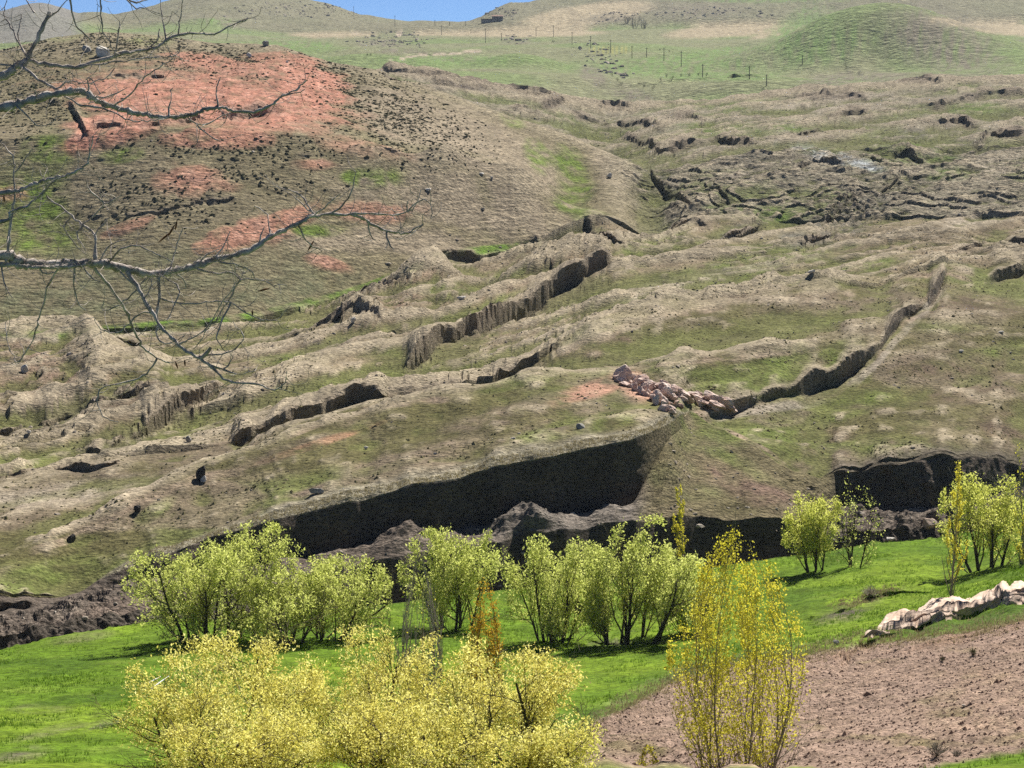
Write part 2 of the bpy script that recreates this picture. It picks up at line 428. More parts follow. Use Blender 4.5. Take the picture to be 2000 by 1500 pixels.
# --- badlands right of the hill
scarp([(1268,294),(1330,286),(1400,276),(1450,283),(1490,284),(1545,306)], 3.2, 1.2, 40, 24, seed=32, wig=8, taper=16)
scarp([(1265,320),(1290,345),(1325,372),(1350,402)], 1.8, 0.8, 20, 24, seed=33, wig=10, taper=14)
scarp([(1555,334),(1600,326),(1646,334)], 2.4, 1.2, 22, 16, seed=34, wig=4, taper=10)
scarp([(1675,322),(1700,318),(1730,330)], 2.0, 0.8, 14, 12, seed=35, wig=4, taper=10)
scarp([(1745,306),(1770,304),(1812,322)], 2.4, 1.0, 16, 14, seed=36, wig=5, taper=10)
scarp([(1898,296),(1930,276),(2010,262)], 2.6, 1.2, 22, 20, seed=37, wig=8, taper=12)
scarp([(1762,262),(1820,242),(1870,238),(1915,250)], 2.4, 1.0, 22, 16, seed=38, wig=5)
scarp([(1575,455),(1640,410),(1690,384),(1760,360)], 2.0, 1.0, 30, 30, seed=39, wig=10)
scarp([(1560,480),(1600,470),(1640,450)], 1.4, 1.0, 16, 20, seed=40, wig=8)
scarp([(1400,470),(1450,456),(1492,430)], 2.4, 1.0, 18, 18, seed=41, wig=7, taper=12)
scarp([(1300,440),(1345,430),(1390,440)], 1.6, 0.8, 18, 18, seed=42, wig=8)
scarp([(1370,372),(1400,380),(1430,398)], 1.8, 0.8, 18, 18, seed=43, wig=6)
scarp([(1930,548),(1960,535),(2020,512)], 1.6, 1.6, 40, 20, seed=44, wig=4)
scarp([(1850,500),(1930,478),(2030,462)], 0.9, 0.6, 30, 20, seed=45, wig=6)
scarp([(735,134),(830,148),(900,152),(1000,166),(1080,184)], 3.0, 2.0, 40, 16, seed=46, wig=4, zone=BZ)
scarp([(815,168),(880,163),(960,170)], 2.6, 1.4, 20, 14, seed=47, wig=4, zone=BZ)
scarp([(1000,218),(1060,208),(1110,202)], 2.0, 1.2, 20, 14, seed=48, wig=5, zone=BZ)
scarp([(1160,212),(1200,206),(1235,214)], 3.4, 1.2, 16, 14, seed=49, wig=4, zone=BZ)
scarp([(1110,232),(1200,246),(1290,250)], 2.2, 1.2, 24, 14, seed=50, wig=7, zone=BZ)
scarp([(1180,270),(1230,276),(1290,286)], 2.0, 1.0, 24, 14, seed=51, wig=5, zone=BZ)
scarp([(1300,238),(1350,228),(1380,242)], 2.2, 1.2, 20, 16, seed=52, wig=7, zone=BZ)
scarp([(1480,192),(1580,188),(1700,196)], 1.6, 1.0, 24, 12, seed=53, wig=5, zone=BZ)
scarp([(1600,236),(1720,228),(1790,214),(1850,200),(2010,182)], 2.4, 1.2, 30, 16, seed=54, wig=7, zone=BZ)
scarp([(1740,162),(1800,158),(1880,156)], 1.6, 1.0, 20, 12, seed=55, wig=4, zone=BZ)
scarp([(1540,262),(1600,256),(1660,262)], 1.6, 0.8, 20, 14, seed=56, wig=6, zone=BZ)
# --- the hill: red cliff and turf cracks
HZ = rr('K', 'L')
scarp([(60,208),(100,206),(138,214),(160,250),(172,266)], 1.3, 0.6, 60, 24, seed=57, wig=10, zone=HZ, taper=20)
scarp([(165,262),(190,246),(245,248)], 0.9, 0.5, 40, 20, seed=58, wig=10, zone=HZ, taper=12)
scarp([(270,246),(330,238),(400,228)], 1.0, 0.6, 30, 20, seed=158, wig=5, zone=HZ, taper=20)
scarp([(420,232),(480,224),(560,216)], 1.8, 1.0, 40, 20, seed=59, wig=5, zone=HZ, taper=20)
scarp([(575,306),(690,309),(805,324)], 0.2, 0.25, 40, 10, seed=60, wig=8, w=1.6, wc=4, brk=1, zone=HZ)
scarp([(100,318),(180,310),(235,302)], 0.2, 0.25, 30, 12, seed=61, wig=8, w=1.6, wc=4, brk=1, zone=HZ)
scarp([(160,402),(250,412),(320,408),(400,394),(490,382)], 0.22, 0.3, 30, 10, seed=62, wig=8, w=1.6, wc=4, brk=1, zone=HZ)
scarp([(180,152),(300,148),(440,156)], 0.2, 0.25, 30, 12, seed=63, wig=8, w=1.6, wc=4, brk=1, zone=HZ)
mound([(700,318),(900,345),(1050,395),(1150,430)], 6.0, 22, 80, zone=HZ, taper=80, seed=64)
# swale on the right flank of the hill
def dent(cx, cy, rx, ry, h, zone):
    DZ[:] += zone * h * np.exp(-((PXG - cx) / rx) ** 2 - ((PY - cy) / ry) ** 2)
dent(1120, 345, 60, 60, -5.0, HZ)
dent(60, 420, 160, 90, -3.0, HZ)
dent(1265, 395, 60, 75, -5.0, rr('J', 'M'))
# plain: landslip beside the cone, little valleys
scarp([(1545,164),(1600,146),(1650,140),(1706,150)], 4.0, 2.0, 20, 14, seed=65, wig=4, zone=PZ, w=1.2)
scarp([(660,108),(760,104),(850,103),(900,98)], 2.0, 1.2, 20, 10, seed=66, wig=3, zone=PZ)
scarp([(1330,172),(1420,164),(1500,168)], 2.5, 1.5, 20, 12, seed=67, wig=4, zone=PZ)
scarp([(890,72),(980,70),(1060,68)], 2.0, 0.5, 12, 6, seed=68, wig=1, zone=PZ, w=1.0)
scarp([(1000,52),(1100,46),(1210,43)], 3.0, 0.5, 12, 6, seed=69, wig=1, zone=PZ, w=1.0)
# meadow steps
MZ = rr('A', 'C')
scarp([(1555,1218),(1600,1206),(1650,1196),(1690,1172),(1760,1158),(1830,1156)], 0.55, 0.35, 50, 30, seed=70, wig=4, zone=MZ)
scarp([(130,1432),(200,1418),(270,1392),(330,1372)], 0.35, 0.25, 40, 22, seed=71, wig=4, zone=MZ)
scarp([(-40,1478),(40,1462),(85,1448)], 0.3, 0.2, 20, 20, seed=72, wig=4, zone=MZ)
scarp([(1060,1258),(1130,1252),(1200,1258),(1290,1254)], 0.35, 0.35, 30, 10, seed=73, wig=3, zone=MZ)
scarp([(1630,1300),(1680,1252),(1800,1212),(1900,1182),(2000,1152),(2100,1120)], 0.0, 0.9, 20, 26, seed=74, wig=3, zone=rr('n4','C'))

YN = YY + DY
X = X * (YN / YY); YY = YN
Z = Z + DZ

# ---- relief noise, in metres, in world space
att = np.clip(2.2 / np.maximum(np.abs(np.gradient(YY, axis=0)), 0.05), 0.12, 1)
hum = fbm(X / 9.0, YY / 9.0, 100, 4)
big = fbm(X / 45.0, YY / 60.0, 120, 3)
PYl = PY
turf = np.maximum(rr('H', 'N'), rr('F', 'H') * WSOFT)
HJ = np.maximum(rr('H', 'J'), rr('F', 'H') * WSOFT)
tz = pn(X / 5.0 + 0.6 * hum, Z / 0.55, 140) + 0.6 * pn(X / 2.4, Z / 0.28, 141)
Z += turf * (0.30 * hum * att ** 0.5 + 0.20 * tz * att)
mid = rr('J', 'K')
bad = rr('K', 'O') * sst(1180, 1330, PXG + 60 * big) + rr('M', 'O') * (1 - sst(1180, 1330, PXG))
bad = np.clip(bad, 0, 1)
midc = np.clip(mid * (0.35 + 0.65 * sst(-0.1, 0.3, big)), 0, 1)
bl = ridged(X / 26.0, YY / 26.0, 160, 5)
tr = fbm(X / 38.0, YY / 30.0, 170, 4) * 5.0
ft = tr - np.floor(tr)
terr = (np.floor(tr) + sst(0.80, 0.93, ft) - tr)             # random little scarps
scar = sst(0.76, 0.82, ft) * (1 - sst(0.93, 0.99, ft))
Z += bad * (1.7 * bl * att ** 0.4 + 0.75 * terr * att ** 0.5 + 1.6 * big) + midc * (0.8 * bl + 0.8 * terr)
fa, fc = X * 0.72 + YY * 0.69, -X * 0.69 + YY * 0.72
fold = fbm(fc / 15.0 + 0.8 * big, fa / 85.0, 175, 4)
Z += (rr('J', 'K') * 3.0 + bad * 1.9 + HJ * 0.9) * fold
rgh = fbm(X / 3.0, YY / 3.0, 180, 4)
Z += (bad * 0.55 + midc * 0.25) * rgh * att
shard = np.exp(-((PXG - 1670) / 120) ** 2 - ((PY - 415 + (PXG - 1670) * 0.45) / 45) ** 2) * rr('J', 'L')
Z += shard * 1.6 * (np.abs(pn(X / 3.4 + YY / 6, YY / 9.0 - X / 9, 190)) + np.abs(pn(X / 1.9, YY / 4.0, 191)) - 0.4)
# fluted earth walls: push wall rows in and out along the view
wall = rr('G', 'H0') + 0.8 * rr('E', 'F')
tt = np.zeros((NR, 1))
for a, b in (('G', 'H0'), ('E', 'F')):
    r0, r1 = rowstart[a], rowstart[b]
    tt[r0:r1 + 1, 0] = np.sin(np.linspace(0, math.pi, r1 - r0 + 1)) ** 0.7
fl = 0.9 * fbm(X / 7.0, Z / 22.0, 200, 4) + 0.5 * np.abs(pn(X / 2.2, Z / 14.0, 201)) + 0.35 * fbm(X / 1.2, Z / 1.6, 202, 3)
sfl = (np.abs(fbm((X * 0.7 + YY * 0.7) / (2.4 * _sc), Z / (4.0 * _sc), 205, 3)) * 2.4 - 0.5) * att ** 0.7
wd = wall * (1 - WSOFT) * tt * fl * (0.9 + 1.5 * sst(1600, 1660, PXG)) + np.clip(SCARP, 0, 1) * sfl * np.clip(0.9 * _sc, 0.4, 2.0)
Z -= np.clip(SCARP, 0, 1) * 0.55 * np.abs(fbm(X / (2.2 * _sc), YY / (2.2 * _sc), 206, 3)) * np.clip(_sc, 0.6, 2)
# talus and rubble between bank and scarp
tal = rr('F', 'G')
tfr = np.zeros((NR, 1)); r0, r1 = rowstart['F'], rowstart['G']; tfr[r0:r1 + 1, 0] = np.sin(np.linspace(0, math.pi, r1 - r0 + 1))
def cone(cx, cy, r, h):
    g = np.sqrt(((PXG - cx) / r) ** 2 + ((PY - cy) / (r * 0.45)) ** 2)
    return h * np.clip(1 - g, 0, 1)
Z += rr('F', 'G') * sst(0.0, 0.5, tfr) * (cone(1032, 1028, 80, 1.6) + cone(790, 1062, 70, 1.3) + cone(1190, 1012, 60, 0.4)) * (1 + 0.9 * fbm(X / 2.2, YY / 2.2, 215, 3))
Z += tal * (1 - 0.85 * WSOFT) * tfr * (0.9 * ridged(X / 6, YY / 5, 210, 4) + 0.5 * fbm(X / 1.5, YY / 1.5, 211, 3)) * 0.75
rub = rr('C', 'G') * sst(1480, 1600, PXG) + rr('C', 'G') * (1 - sst(150, 420, PXG))
Z += rub * tt.max() * 0.55 * (np.abs(fbm(X / 2.2, YY / 2.0, 220, 4)) * 2 - 0.5) * (1 - HARD[:, None] * 0.5)
YY = YY - wd; X = X * (YY / (YY + wd))
# rim erosion of the scarp top
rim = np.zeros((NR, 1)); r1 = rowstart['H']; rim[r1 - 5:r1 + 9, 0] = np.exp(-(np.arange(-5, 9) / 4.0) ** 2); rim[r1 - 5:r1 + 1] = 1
Z += rim * (1 - WSOFT) * (0.5 * fbm(X / 3.0, YY / 30.0, 230, 4) + 0.3 * fbm(X / 14.0, YY / 60, 231, 2))
# meadow hummocks
md = rr('n4', 'C')
Z += md * (0.22 * fbm(X / 7, YY / 7, 240, 3) + 0.07 * fbm(X / 1.3, YY / 1.3, 241, 3)) + rr('n1', 'n4') * 0.5 * hum
# cone hill and the small knolls on the plain, built from their own height
def knoll(px, Yc, h, rx, ry, p=1.6, zone=PZ):
    cx = (px - 1000) / FPX * Yc
    g = np.sqrt(((X - cx) / rx) ** 2 + ((YY - Yc) / ry) ** 2)
    g = g + 0.06 * fbm(X / 60, YY / 60, 250, 3)
    Z[:] += zone * h * np.clip(np.cos(np.clip(g, 0, 1) * math.pi) * 0.5 + 0.5, 0, 1) ** (1 / p)
knoll(1715, 1190, 31, 112, 150, 0.95)
knoll(1900, 1080, 6, 50, 80)
knoll(1440, 930, 6, 60, 60)
knoll(1010, 1150, 7, 30, 50)
knoll(740, 1150, 6, 50, 60)
knoll(95, 1750, 10, 60, 120)
far = rr('P', 'T')
Z += far * (3.0 * fbm(X / 120, YY / 120, 260, 4) + 0.5 * fbm(X / 18, YY / 18, 261, 3))
Z += rr('R', 'T') * 5.0 * ridged(X / 160, YY / 160, 262, 5)
Z += rr('R', 'T') * sst(900, 1000, PXG) * 3.0 * ridged(X / 30, YY / 60, 263, 4)
Z += rr('n4', 'B') * 0.0

# ------------------------------------------------------------------ ground colours (what grows or lies there, plus some painted sunlit contrast)
QX, QY = project(X, YY, Z)
w1 = fbm(X / 14, YY / 14, 300, 4); w2 = fbm(X / 3.5, YY / 5.0, 310, 4); w3 = fbm(X / 40, YY / 40, 320, 3)
wt = fbm(X / 16, Z / 1.6, 330, 4)                # bands that follow the contours
WN = (w1 + 0.6 * w2).astype(np.float32)
def blob(cx, cy, rx, ry, rot=0, soft=0.5, nz=0.45):
    R = 1.75 * max(rx, ry)
    c0, c1 = np.searchsorted(PX, [cx - R, cx + R])
    m = np.zeros((NR, NC), np.float32)
    c, s = math.cos(math.radians(rot)), math.sin(math.radians(rot))
    dx, dy = PXG[:, c0:c1] - cx, QY[:, c0:c1] - cy
    u, v = (dx * c + dy * s) / rx, (-dx * s + dy * c) / ry
    g = np.sqrt(u * u + v * v) + nz * WN[:, c0:c1]
    m[:, c0:c1] = 1 - sst(1 - soft, 1 + soft * 0.4, g)
    return m
def strip(pts, w, soft=1.0, nz=1.0):
    p = np.array(pts, float)
    yl = np.interp(PX, p[:, 0], p[:, 1])
    E = sst(p[0, 0] - 8, p[0, 0] + 12, PX) * (1 - sst(p[-1, 0] - 12, p[-1, 0] + 8, PX))
    d = np.abs(QY - yl + nz * w * 0.7 * w1) / w
    return E * (1 - sst(0.6, 1.2, d))
COL = np.zeros((NR, NC, 3), np.float32)
REL = np.zeros((NR, NC), np.float32)
def lay(mask, c):
    mask = np.broadcast_to(mask, (NR, NC))
    rw = np.where(mask.max(1) > 0.004)[0]; cl = np.where(mask.max(0) > 0.004)[0]
    if not len(rw): return
    q = (slice(rw[0], rw[-1] + 1), slice(cl[0], cl[-1] + 1))
    m = np.clip(mask[q], 0, 1).astype(np.float32)[..., None]
    COL[q] += (np.array(c, np.float32) - COL[q]) * m
VW = np.clip(0.75 + 1.5 * w2, 0, 2).astype(np.float32)
def vary(mask, c):  # same as lay but broken up by tufts
    lay(mask * VW, c)
OLIVE = (0.112, 0.102, 0.044); DRY = (0.155, 0.131, 0.074); SOIL = (0.265, 0.205, 0.145); BROWN = (0.135, 0.100, 0.068)
GREEN = (0.120, 0.148, 0.038); VIVID = (0.098, 0.168, 0.014); LUSH = (0.165, 0.235, 0.020); RED = (0.400, 0.190, 0.132); PALE = (0.36, 0.31, 0.235)
GREY = (0.30, 0.30, 0.275); EARTH = (0.105, 0.088, 0.070); FIELD = (0.300, 0.215, 0.165); MAUVE = (0.180, 0.140, 0.100)
lay(np.ones_like(Z), OLIVE)
# mound and slope behind it
tu = rr('H', 'N')
lay(tu * sst(-0.15, 0.25, wt + 0.5 * w1), DRY)
lay(tu * 0.65 * sst(0.0, 0.4, w3 + 0.4 * wt), GREEN)
lay(rr('H', 'J') * 0.75 * sst(0.05, 0.35, w1 * 0.5 + fbm(X / 30, Z / 2.2, 331, 3)), MAUVE)
REL[:] = 0.55
for b in [(1500,860,130,40,8),(1750,880,160,34,4),(1650,800,120,24,-20),(1500,730,60,40,-50),(1650,700,40,60,40),(1900,700,160,26,-12),(1420,745,60,16,10),
          (1000,745,70,18,-14),(1330,900,70,20,30),(60,1130,140,26,-14),(1850,640,90,14,0),(1560,640,110,12,-10),(300,1000,60,20,-30),(1100,840,190,18,-12),(760,910,120,12,-16)]:
    vary(blob(*b) * rr('H', 'K') * 0.75, GREEN)
for b in [(1850,720,150,40,-6),(1960,840,60,50,0),(1900,770,110,26,0),(1620,850,60,16,0),(1440,690,180,22,-8),(1180,690,110,22,-24),(1900,600,110,30,0)]:
    vary(blob(*b) * rr('H', 'K') * 0.8, BROWN)
for b in [(1000,810,130,22,-14),(820,890,160,18,-17),(620,960,130,16,-18),(1180,790,90,22,-10),(1440,660,160,10,-10),(560,880,120,14,-18)]:
    vary(blob(*b) * rr('H', 'J') * 0.8, MAUVE)
vary(blob(1160,760,90,18,-18) * rr('H', 'J'), (0.40, 0.23, 0.16))
vary(blob(1250,755,60,30,30) * rr('H', 'J'), (0.42, 0.25, 0.18))
vary(blob(640,860,130,8,-18) * rr('H', 'J') * 0.7, (0.26, 0.15, 0.09))
# beige ridge crests
for pts, w in [([(1080,690),(1200,648),(1300,618),(1450,588),(1670,572)], 9), ([(1280,714),(1400,702),(1600,684)], 5), ([(60,1075),(160,1045),(270,985),(380,935),(480,918)], 9),
               ([(1350,805),(1450,800),(1560,785),(1640,755),(1700,715),(1740,660),(1800,600),(1840,545)], 12), ([(1740,555),(1830,526),(1900,540)], 12),
               ([(560,852),(640,822),(760,790),(880,777)], 7), ([(1420,840),(1500,880),(1560,930)], 5), ([(0,985),(200,985),(300,960)], 12)]:
    vary(strip(pts, w) * rr('F', 'K') * 0.9, SOIL)
# slopes between mound and hill
mk = rr('J', 'K')
lay(mk * 0.6 * sst(0.0, 0.3, bl - 0.35 + 0.5 * w1), SOIL)
for b in [(1400,540,220,40,-12),(1500,500,160,30,-10),(1280,480,90,40,-30),(860,565,110,22,10),(930,600,120,14,-20),(560,700,90,12,-6),(700,740,160,22,-10),(420,795,90,16,-24),(360,840,70,22,-20),(900,720,140,14,-8),(1130,600,100,14,-24),(1650,530,160,18,-12),(60,900,120,16,0),(300,880,140,14,0),(800,690,90,12,0),(1000,540,60,14,-14)]:
    vary(blob(*b) * rr('J', 'KL') * 0.75, (0.135, 0.165, 0.045))
for b in [(90,760,190,60,4),(60,690,130,30,6),(760,595,80,26,-14),(990,560,120,16,-24),(1100,530,80,16,-26),(700,645,60,12,0),(820,540,60,16,-16),(1130,480,80,18,-20),(940,490,90,10,-6)]:
    vary(blob(*b) * rr('J', 'KL') * 0.8, (0.225, 0.160, 0.115))
for b in [(120,800,160,20,-10),(250,760,120,10,-4),(640,670,90,16,0),(220,880,90,20,0)]:
    vary(blob(*b) * mk * 0.8, EARTH)
for b in [(150,960,190,24,-6),(40,975,120,24,0),(1300,560,160,16,-14),(1480,520,120,10,-10),(1080,650,90,10,-20)]:
    vary(blob(*b) * rr('I', 'KL') * 0.7, PALE)
# hill
hl = rr('K', 'M') * (1 - sst(1200, 1290, PXG + 0.25 * (330 - QY)))
lay(hl * 0.9, (0.185, 0.158, 0.095))
lay(hl * 0.5 * sst(-0.05, 0.3, w3), (0.225, 0.185, 0.125))
for b in [(900,400,260,60,14),(980,300,200,60,28),(760,470,200,30,0),(820,250,160,60,25),(1200,330,60,40,30)]:
    lay(hl * blob(*b) * 0.8, (0.290, 0.238, 0.168))
for b in [(1120,340,34,70,-28),(1110,400,46,20,10),(1150,425,40,14,0),(740,345,60,26,0),(690,345,30,16,0),(240,305,50,16,-8),(60,400,90,90,0),(100,290,60,40,0),(60,470,90,30,0),(620,450,70,14,0),(1000,235,30,16,30),(90,70,80,12,0),(290,78,60,12,0),(1050,300,24,40,-30)]:
    vary(hl * blob(*b) * 0.9, (0.125, 0.175, 0.035))
for pts, w in [([(-100,652),(60,650),(200,645),(450,626),(650,580),(830,520)], 9), ([(840,500),(960,488),(1050,476),(1160,425)], 8)]:
    vary(strip(pts, w) * rr('J', 'KL') * 0.9, (0.115, 0.190, 0.030))
for pts, w in [([(-100,662),(60,662),(200,658),(420,640)], 5)]:
    vary(strip(pts, w) * rr('J', 'KL') * 0.9, PALE)
for b in [(350,520,260,50,0),(100,590,220,40,0),(560,560,140,40,-10)]:
    vary(hl * blob(*b) * 0.8, (0.140, 0.140, 0.078))
redm = np.maximum.reduce([blob(400,200,290,62,6,0.4,0.5), blob(230,245,120,36,-14,0.4,0.5), blob(600,170,90,60,20,0.3,0.5), blob(170,270,60,26,-20,0.3,0.4), blob(430,270,120,24,0,0.3,0.5)*0.8,
      blob(440,130,110,22,10,0.3,0.6)*0.9, blob(570,130,110,16,10,0.3,0.6)*0.8, blob(480,460,110,30,-14,0.4,0.7)*0.8, blob(560,430,70,26,-20,0.4,0.7)*0.8, blob(730,415,100,20,0,0.5,0.8)*0.6,
      blob(380,350,70,40,0,0.5,0.9)*0.7, blob(640,515,40,12,15,0.5,0.6)*0.7, blob(620,320,40,12,0,0.5,0.7)*0.6, blob(20,380,40,14,0,0.5,0.7)*0.6, blob(260,440,60,12,-20,0.5,0.8)*0.6, blob(700,290,90,20,10,0.5,0.9)*0.4])
redn = redm * np.clip(1.05 + 1.2 * w2 + 0.5 * w1, 0.15, 1)
lay(hl * redn, RED)
Z += hl * redm * (0.55 * ridged(X / 7, YY / 12, 555, 4) + 0.25 * fbm(X / 2, YY / 2, 556, 2))
lay(hl * redm * 0.5 * sst(0.0, 0.4, w2 + 0.3 * wt), (0.47, 0.285, 0.215))
# badlands
lay(bad * 0.8, (0.215, 0.200, 0.130))
lay(bad * 0.7 * sst(0.05, 0.5, bl - 0.3), (0.300, 0.260, 0.195))
lay(bad * 0.7 * sst(0.0, 0.25, w3 + 0.3 * w1), (0.135, 0.160, 0.052))
lay(bad * scar * 0.3, EARTH)
for b in [(1620,305,80,14,14),(1700,325,40,12,10),(1560,285,50,8,10)]:
    vary(rr('K', 'N') * blob(*b), (0.42, 0.44, 0.43))
for b in [(1780,340,60,14,10),(1960,330,70,30,0),(1440,350,60,16,0),(1500,395,80,10,0),(1300,230,60,16,0),(1900,430,120,12,-10),(1600,210,120,10,0),(1680,190,90,8,0)]:
    vary(rr('J', 'N') * blob(*b) * 0.8, PALE)
for b in [(1650,430,120,40,-24),(1560,470,60,20,0),(1780,265,60,16,0),(1900,290,60,24,0),(1460,300,50,18,10),(1440,450,50,14,-20),(1290,350,40,20,40)]:
    vary(rr('J', 'N') * blob(*b) * 0.75, (0.150, 0.140, 0.110))
for b in [(1780,300,90,30,0),(1850,340,60,14,0),(1480,200,120,10,-5),(1400,250,90,12,0),(1900,210,120,10,0),(1570,250,80,10,0),(1500,420,60,20,0),(1420,410,50,14,0)]:
    vary(rr('J', 'O') * blob(*b) * 0.8, (0.120, 0.175, 0.040))
for pts, w in [([(760,136),(900,152),(1080,182)], 7), ([(820,168),(960,172)], 5)]:
    lay(rr('M', 'O') * strip(pts, w) * 0.8, EARTH)
for pts, w in [([(930,165),(1060,185),(1150,195)], 5), ([(1180,200),(1240,215)], 5)]:
    lay(rr('M', 'O') * strip(pts, w) * 0.8, SOIL)
# plain and far hills
pl = rr('O', 'T')
lay(pl, (0.200, 0.205, 0.115))
lay(pl * 0.8 * sst(-0.05, 0.25, fbm(X / 150, YY / 200, 340, 3)), (0.165, 0.215, 0.085))
lay(rr('R', 'T') * 0.85, (0.195, 0.180, 0.120))
lay(rr('Q', 'T') * (1 - sst(130, 180, PXG)) * 0.9, (0.190, 0.180, 0.160))
for b in [(650,68,90,6,0),(1000,64,190,9,0),(1100,55,90,4,0),(1520,64,60,6,-12),(1900,45,130,10,4),(1970,60,80,10,4),(830,62,40,8,0),(1150,28,140,22,-8),(1420,60,130,14,-4)]:
    lay(pl * blob(*b, soft=0.25, nz=0.1), (0.34, 0.285, 0.190))
for b in [(1330,130,260,26,0),(560,90,120,14,0),(900,118,180,12,0),(1380,105,160,10,-6),(1900,95,120,14,6),(1560,60,80,40,-30),(1620,90,120,40,-10),(1400,150,130,10,0),(420,40,60,5,0),(1500,0,200,6,0)]:
    vary(pl * blob(*b, soft=0.5, nz=0.3) * 0.8, (0.150, 0.220, 0.075))
for b in [(1840,85,150,70,20),(1800,60,60,50,20),(1700,150,120,12,0),(1620,160,60,14,0),(1190,35,60,10,0),(1360,20,120,20,0),(740,85,60,8,0),(1010,80,30,6,0),(1240,190,60,20,20),(1160,150,40,22,30),(780,100,60,6,0)]:
    vary(pl * blob(*b) * 0.85, (0.185, 0.165, 0.120))
for b in [(1190,98,46,9,0)]:
    lay(pl * blob(*b, soft=0.2, nz=0.05) * sst(-0.2, 0.3, np.sin(PXG * 0.7)), (0.26, 0.26, 0.10))
for pts, w in [([(690,66),(760,62),(800,57)], 2.0), ([(760,60),(780,70),(800,58)], 2.0), ([(880,105),(930,100),(975,94)], 1.8), ([(760,118),(820,108),(900,104)], 1.6)]:
    lay(pl * strip(pts, w, nz=0.2), (0.40, 0.33, 0.25))
# worn crests and grassy hollows, their contrast pushed to paint in sunlit relief
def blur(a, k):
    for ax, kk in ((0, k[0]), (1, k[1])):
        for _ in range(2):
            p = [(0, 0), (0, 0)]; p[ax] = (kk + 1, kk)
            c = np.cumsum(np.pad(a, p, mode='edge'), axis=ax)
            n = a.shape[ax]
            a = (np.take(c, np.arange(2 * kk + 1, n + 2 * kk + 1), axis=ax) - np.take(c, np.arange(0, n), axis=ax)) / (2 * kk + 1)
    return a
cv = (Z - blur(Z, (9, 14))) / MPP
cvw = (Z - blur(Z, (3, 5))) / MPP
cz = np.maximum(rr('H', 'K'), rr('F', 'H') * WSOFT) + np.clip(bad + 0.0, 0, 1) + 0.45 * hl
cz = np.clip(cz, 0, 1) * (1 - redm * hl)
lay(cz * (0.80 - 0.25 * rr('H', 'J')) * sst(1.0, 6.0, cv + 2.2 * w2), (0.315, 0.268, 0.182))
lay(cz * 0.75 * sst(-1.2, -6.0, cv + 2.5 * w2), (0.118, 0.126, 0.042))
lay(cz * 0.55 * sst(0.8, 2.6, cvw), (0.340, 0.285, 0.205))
for pts, w in [([(1400,815),(1500,800),(1580,788),(1650,762),(1710,715),(1750,665),(1800,612),(1845,570)], 11)]:
    lay(strip(pts, w) * rr('H', 'K') * 0.75 * np.clip(0.6 + 1.5 * w1, 0, 1), (0.330, 0.285, 0.225))
# scarps and banks: bare earth
lay(np.clip(SCARP * 1.1, 0, 1) * rr('A', 'N') * 0.75, (0.205, 0.165, 0.125))
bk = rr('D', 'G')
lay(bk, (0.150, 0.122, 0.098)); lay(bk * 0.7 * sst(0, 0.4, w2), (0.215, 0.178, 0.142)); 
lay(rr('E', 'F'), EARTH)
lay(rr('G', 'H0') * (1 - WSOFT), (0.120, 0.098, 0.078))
lay(rr('F', 'G') * blob(1080, 1000, 260, 60) * 0.7, (0.215, 0.190, 0.160))
_sp = rr('F', 'H') * sst(1225, 1290, PXG) * (1 - sst(1590, 1650, PXG))
lay(_sp, (0.150, 0.128, 0.070)); lay(_sp * 0.8 * sst(-0.1, 0.25, wt + 0.5 * w1), (0.195, 0.160, 0.098)); vary(_sp * 0.7 * sst(0.0, 0.3, w3 + 0.4 * w1), (0.125, 0.142, 0.045))
rgrass = rr('F', 'H') * sst(1380, 1440, PXG)
lay(rgrass * sst(0.1, -0.2, w3 + 0.2) * 0.5 * (1 - sst(1600, 1660, PXG)), OLIVE)
for b in [(1420,930,120,30,30),(1500,960,70,20,20)]:
    vary(rr('F', 'I') * blob(*b) * 0.9, (0.195, 0.135, 0.100))
for b in [(1390,870,40,30,0),(1300,930,40,30,0),(1360,960,60,20,0)]:
    vary(rr('F', 'I') * blob(*b) * 0.6, (0.140, 0.145, 0.062))
lay(rr('F', 'H') * blob(250,1190,120,26,-8) * 0.7, (0.215, 0.165, 0.130))
lay(np.maximum(rim, rr('H0', 'H')) * 0.85 * sst(150, 260, PXG) * (1 - sst(1330, 1360, PXG)), (0.270, 0.245, 0.180))  # grey-grass rim of the scarp, painted paler so that it looks sunlit
lay(rim * 0.8 * sst(1600, 1640, PXG), EARTH)
# meadow and ploughed field
md = rr('n0', 'C'); md[rowstart['C']:rowstart['C'] + 3] = 0.7
lay(md, VIVID)
lay(md * 0.7 * sst(-0.1, 0.35, w3 + 0.5 * w1), LUSH)
vary(md * 0.6 * sst(0.05, 0.45, fbm(X / 5, YY / 6, 350, 3)), (0.150, 0.215, 0.030))
lay(md * 0.6 * sst(0.05, 0.4, fbm(X / 9, YY / 9, 355, 4)), (0.045, 0.088, 0.010))
for b in [(80,1385,60,10,0),(130,1420,130,10,-14),(40,1475,60,14,-10),(1700,1170,100,10,-16),(160,1245,70,10,-8),(1640,1210,60,8,-10)]:
    vary(md * blob(*b) * 0.7, (0.165, 0.165, 0.075))
for b in [(30,1470,50,10,-14),(1640,1200,70,6,-10),(220,1410,60,5,-18),(1180,1256,110,4,0)]:
    vary(md * blob(*b) * 0.8, EARTH)
fe = np.interp(PX, [-700,900,1080,1160,1250,1330,1450,1560,1680,1850,2000,2110,2700], [2000,1700,1490,1408,1362,1322,1302,1284,1258,1240,1210,1185,1050])
fe2 = np.interp(PX, [1000,1600,1750,1850,2000,2300], [1900,1640,1520,1492,1466,1380])
fd = QY - fe[None, :] + 10 * w1 + 4 * w2
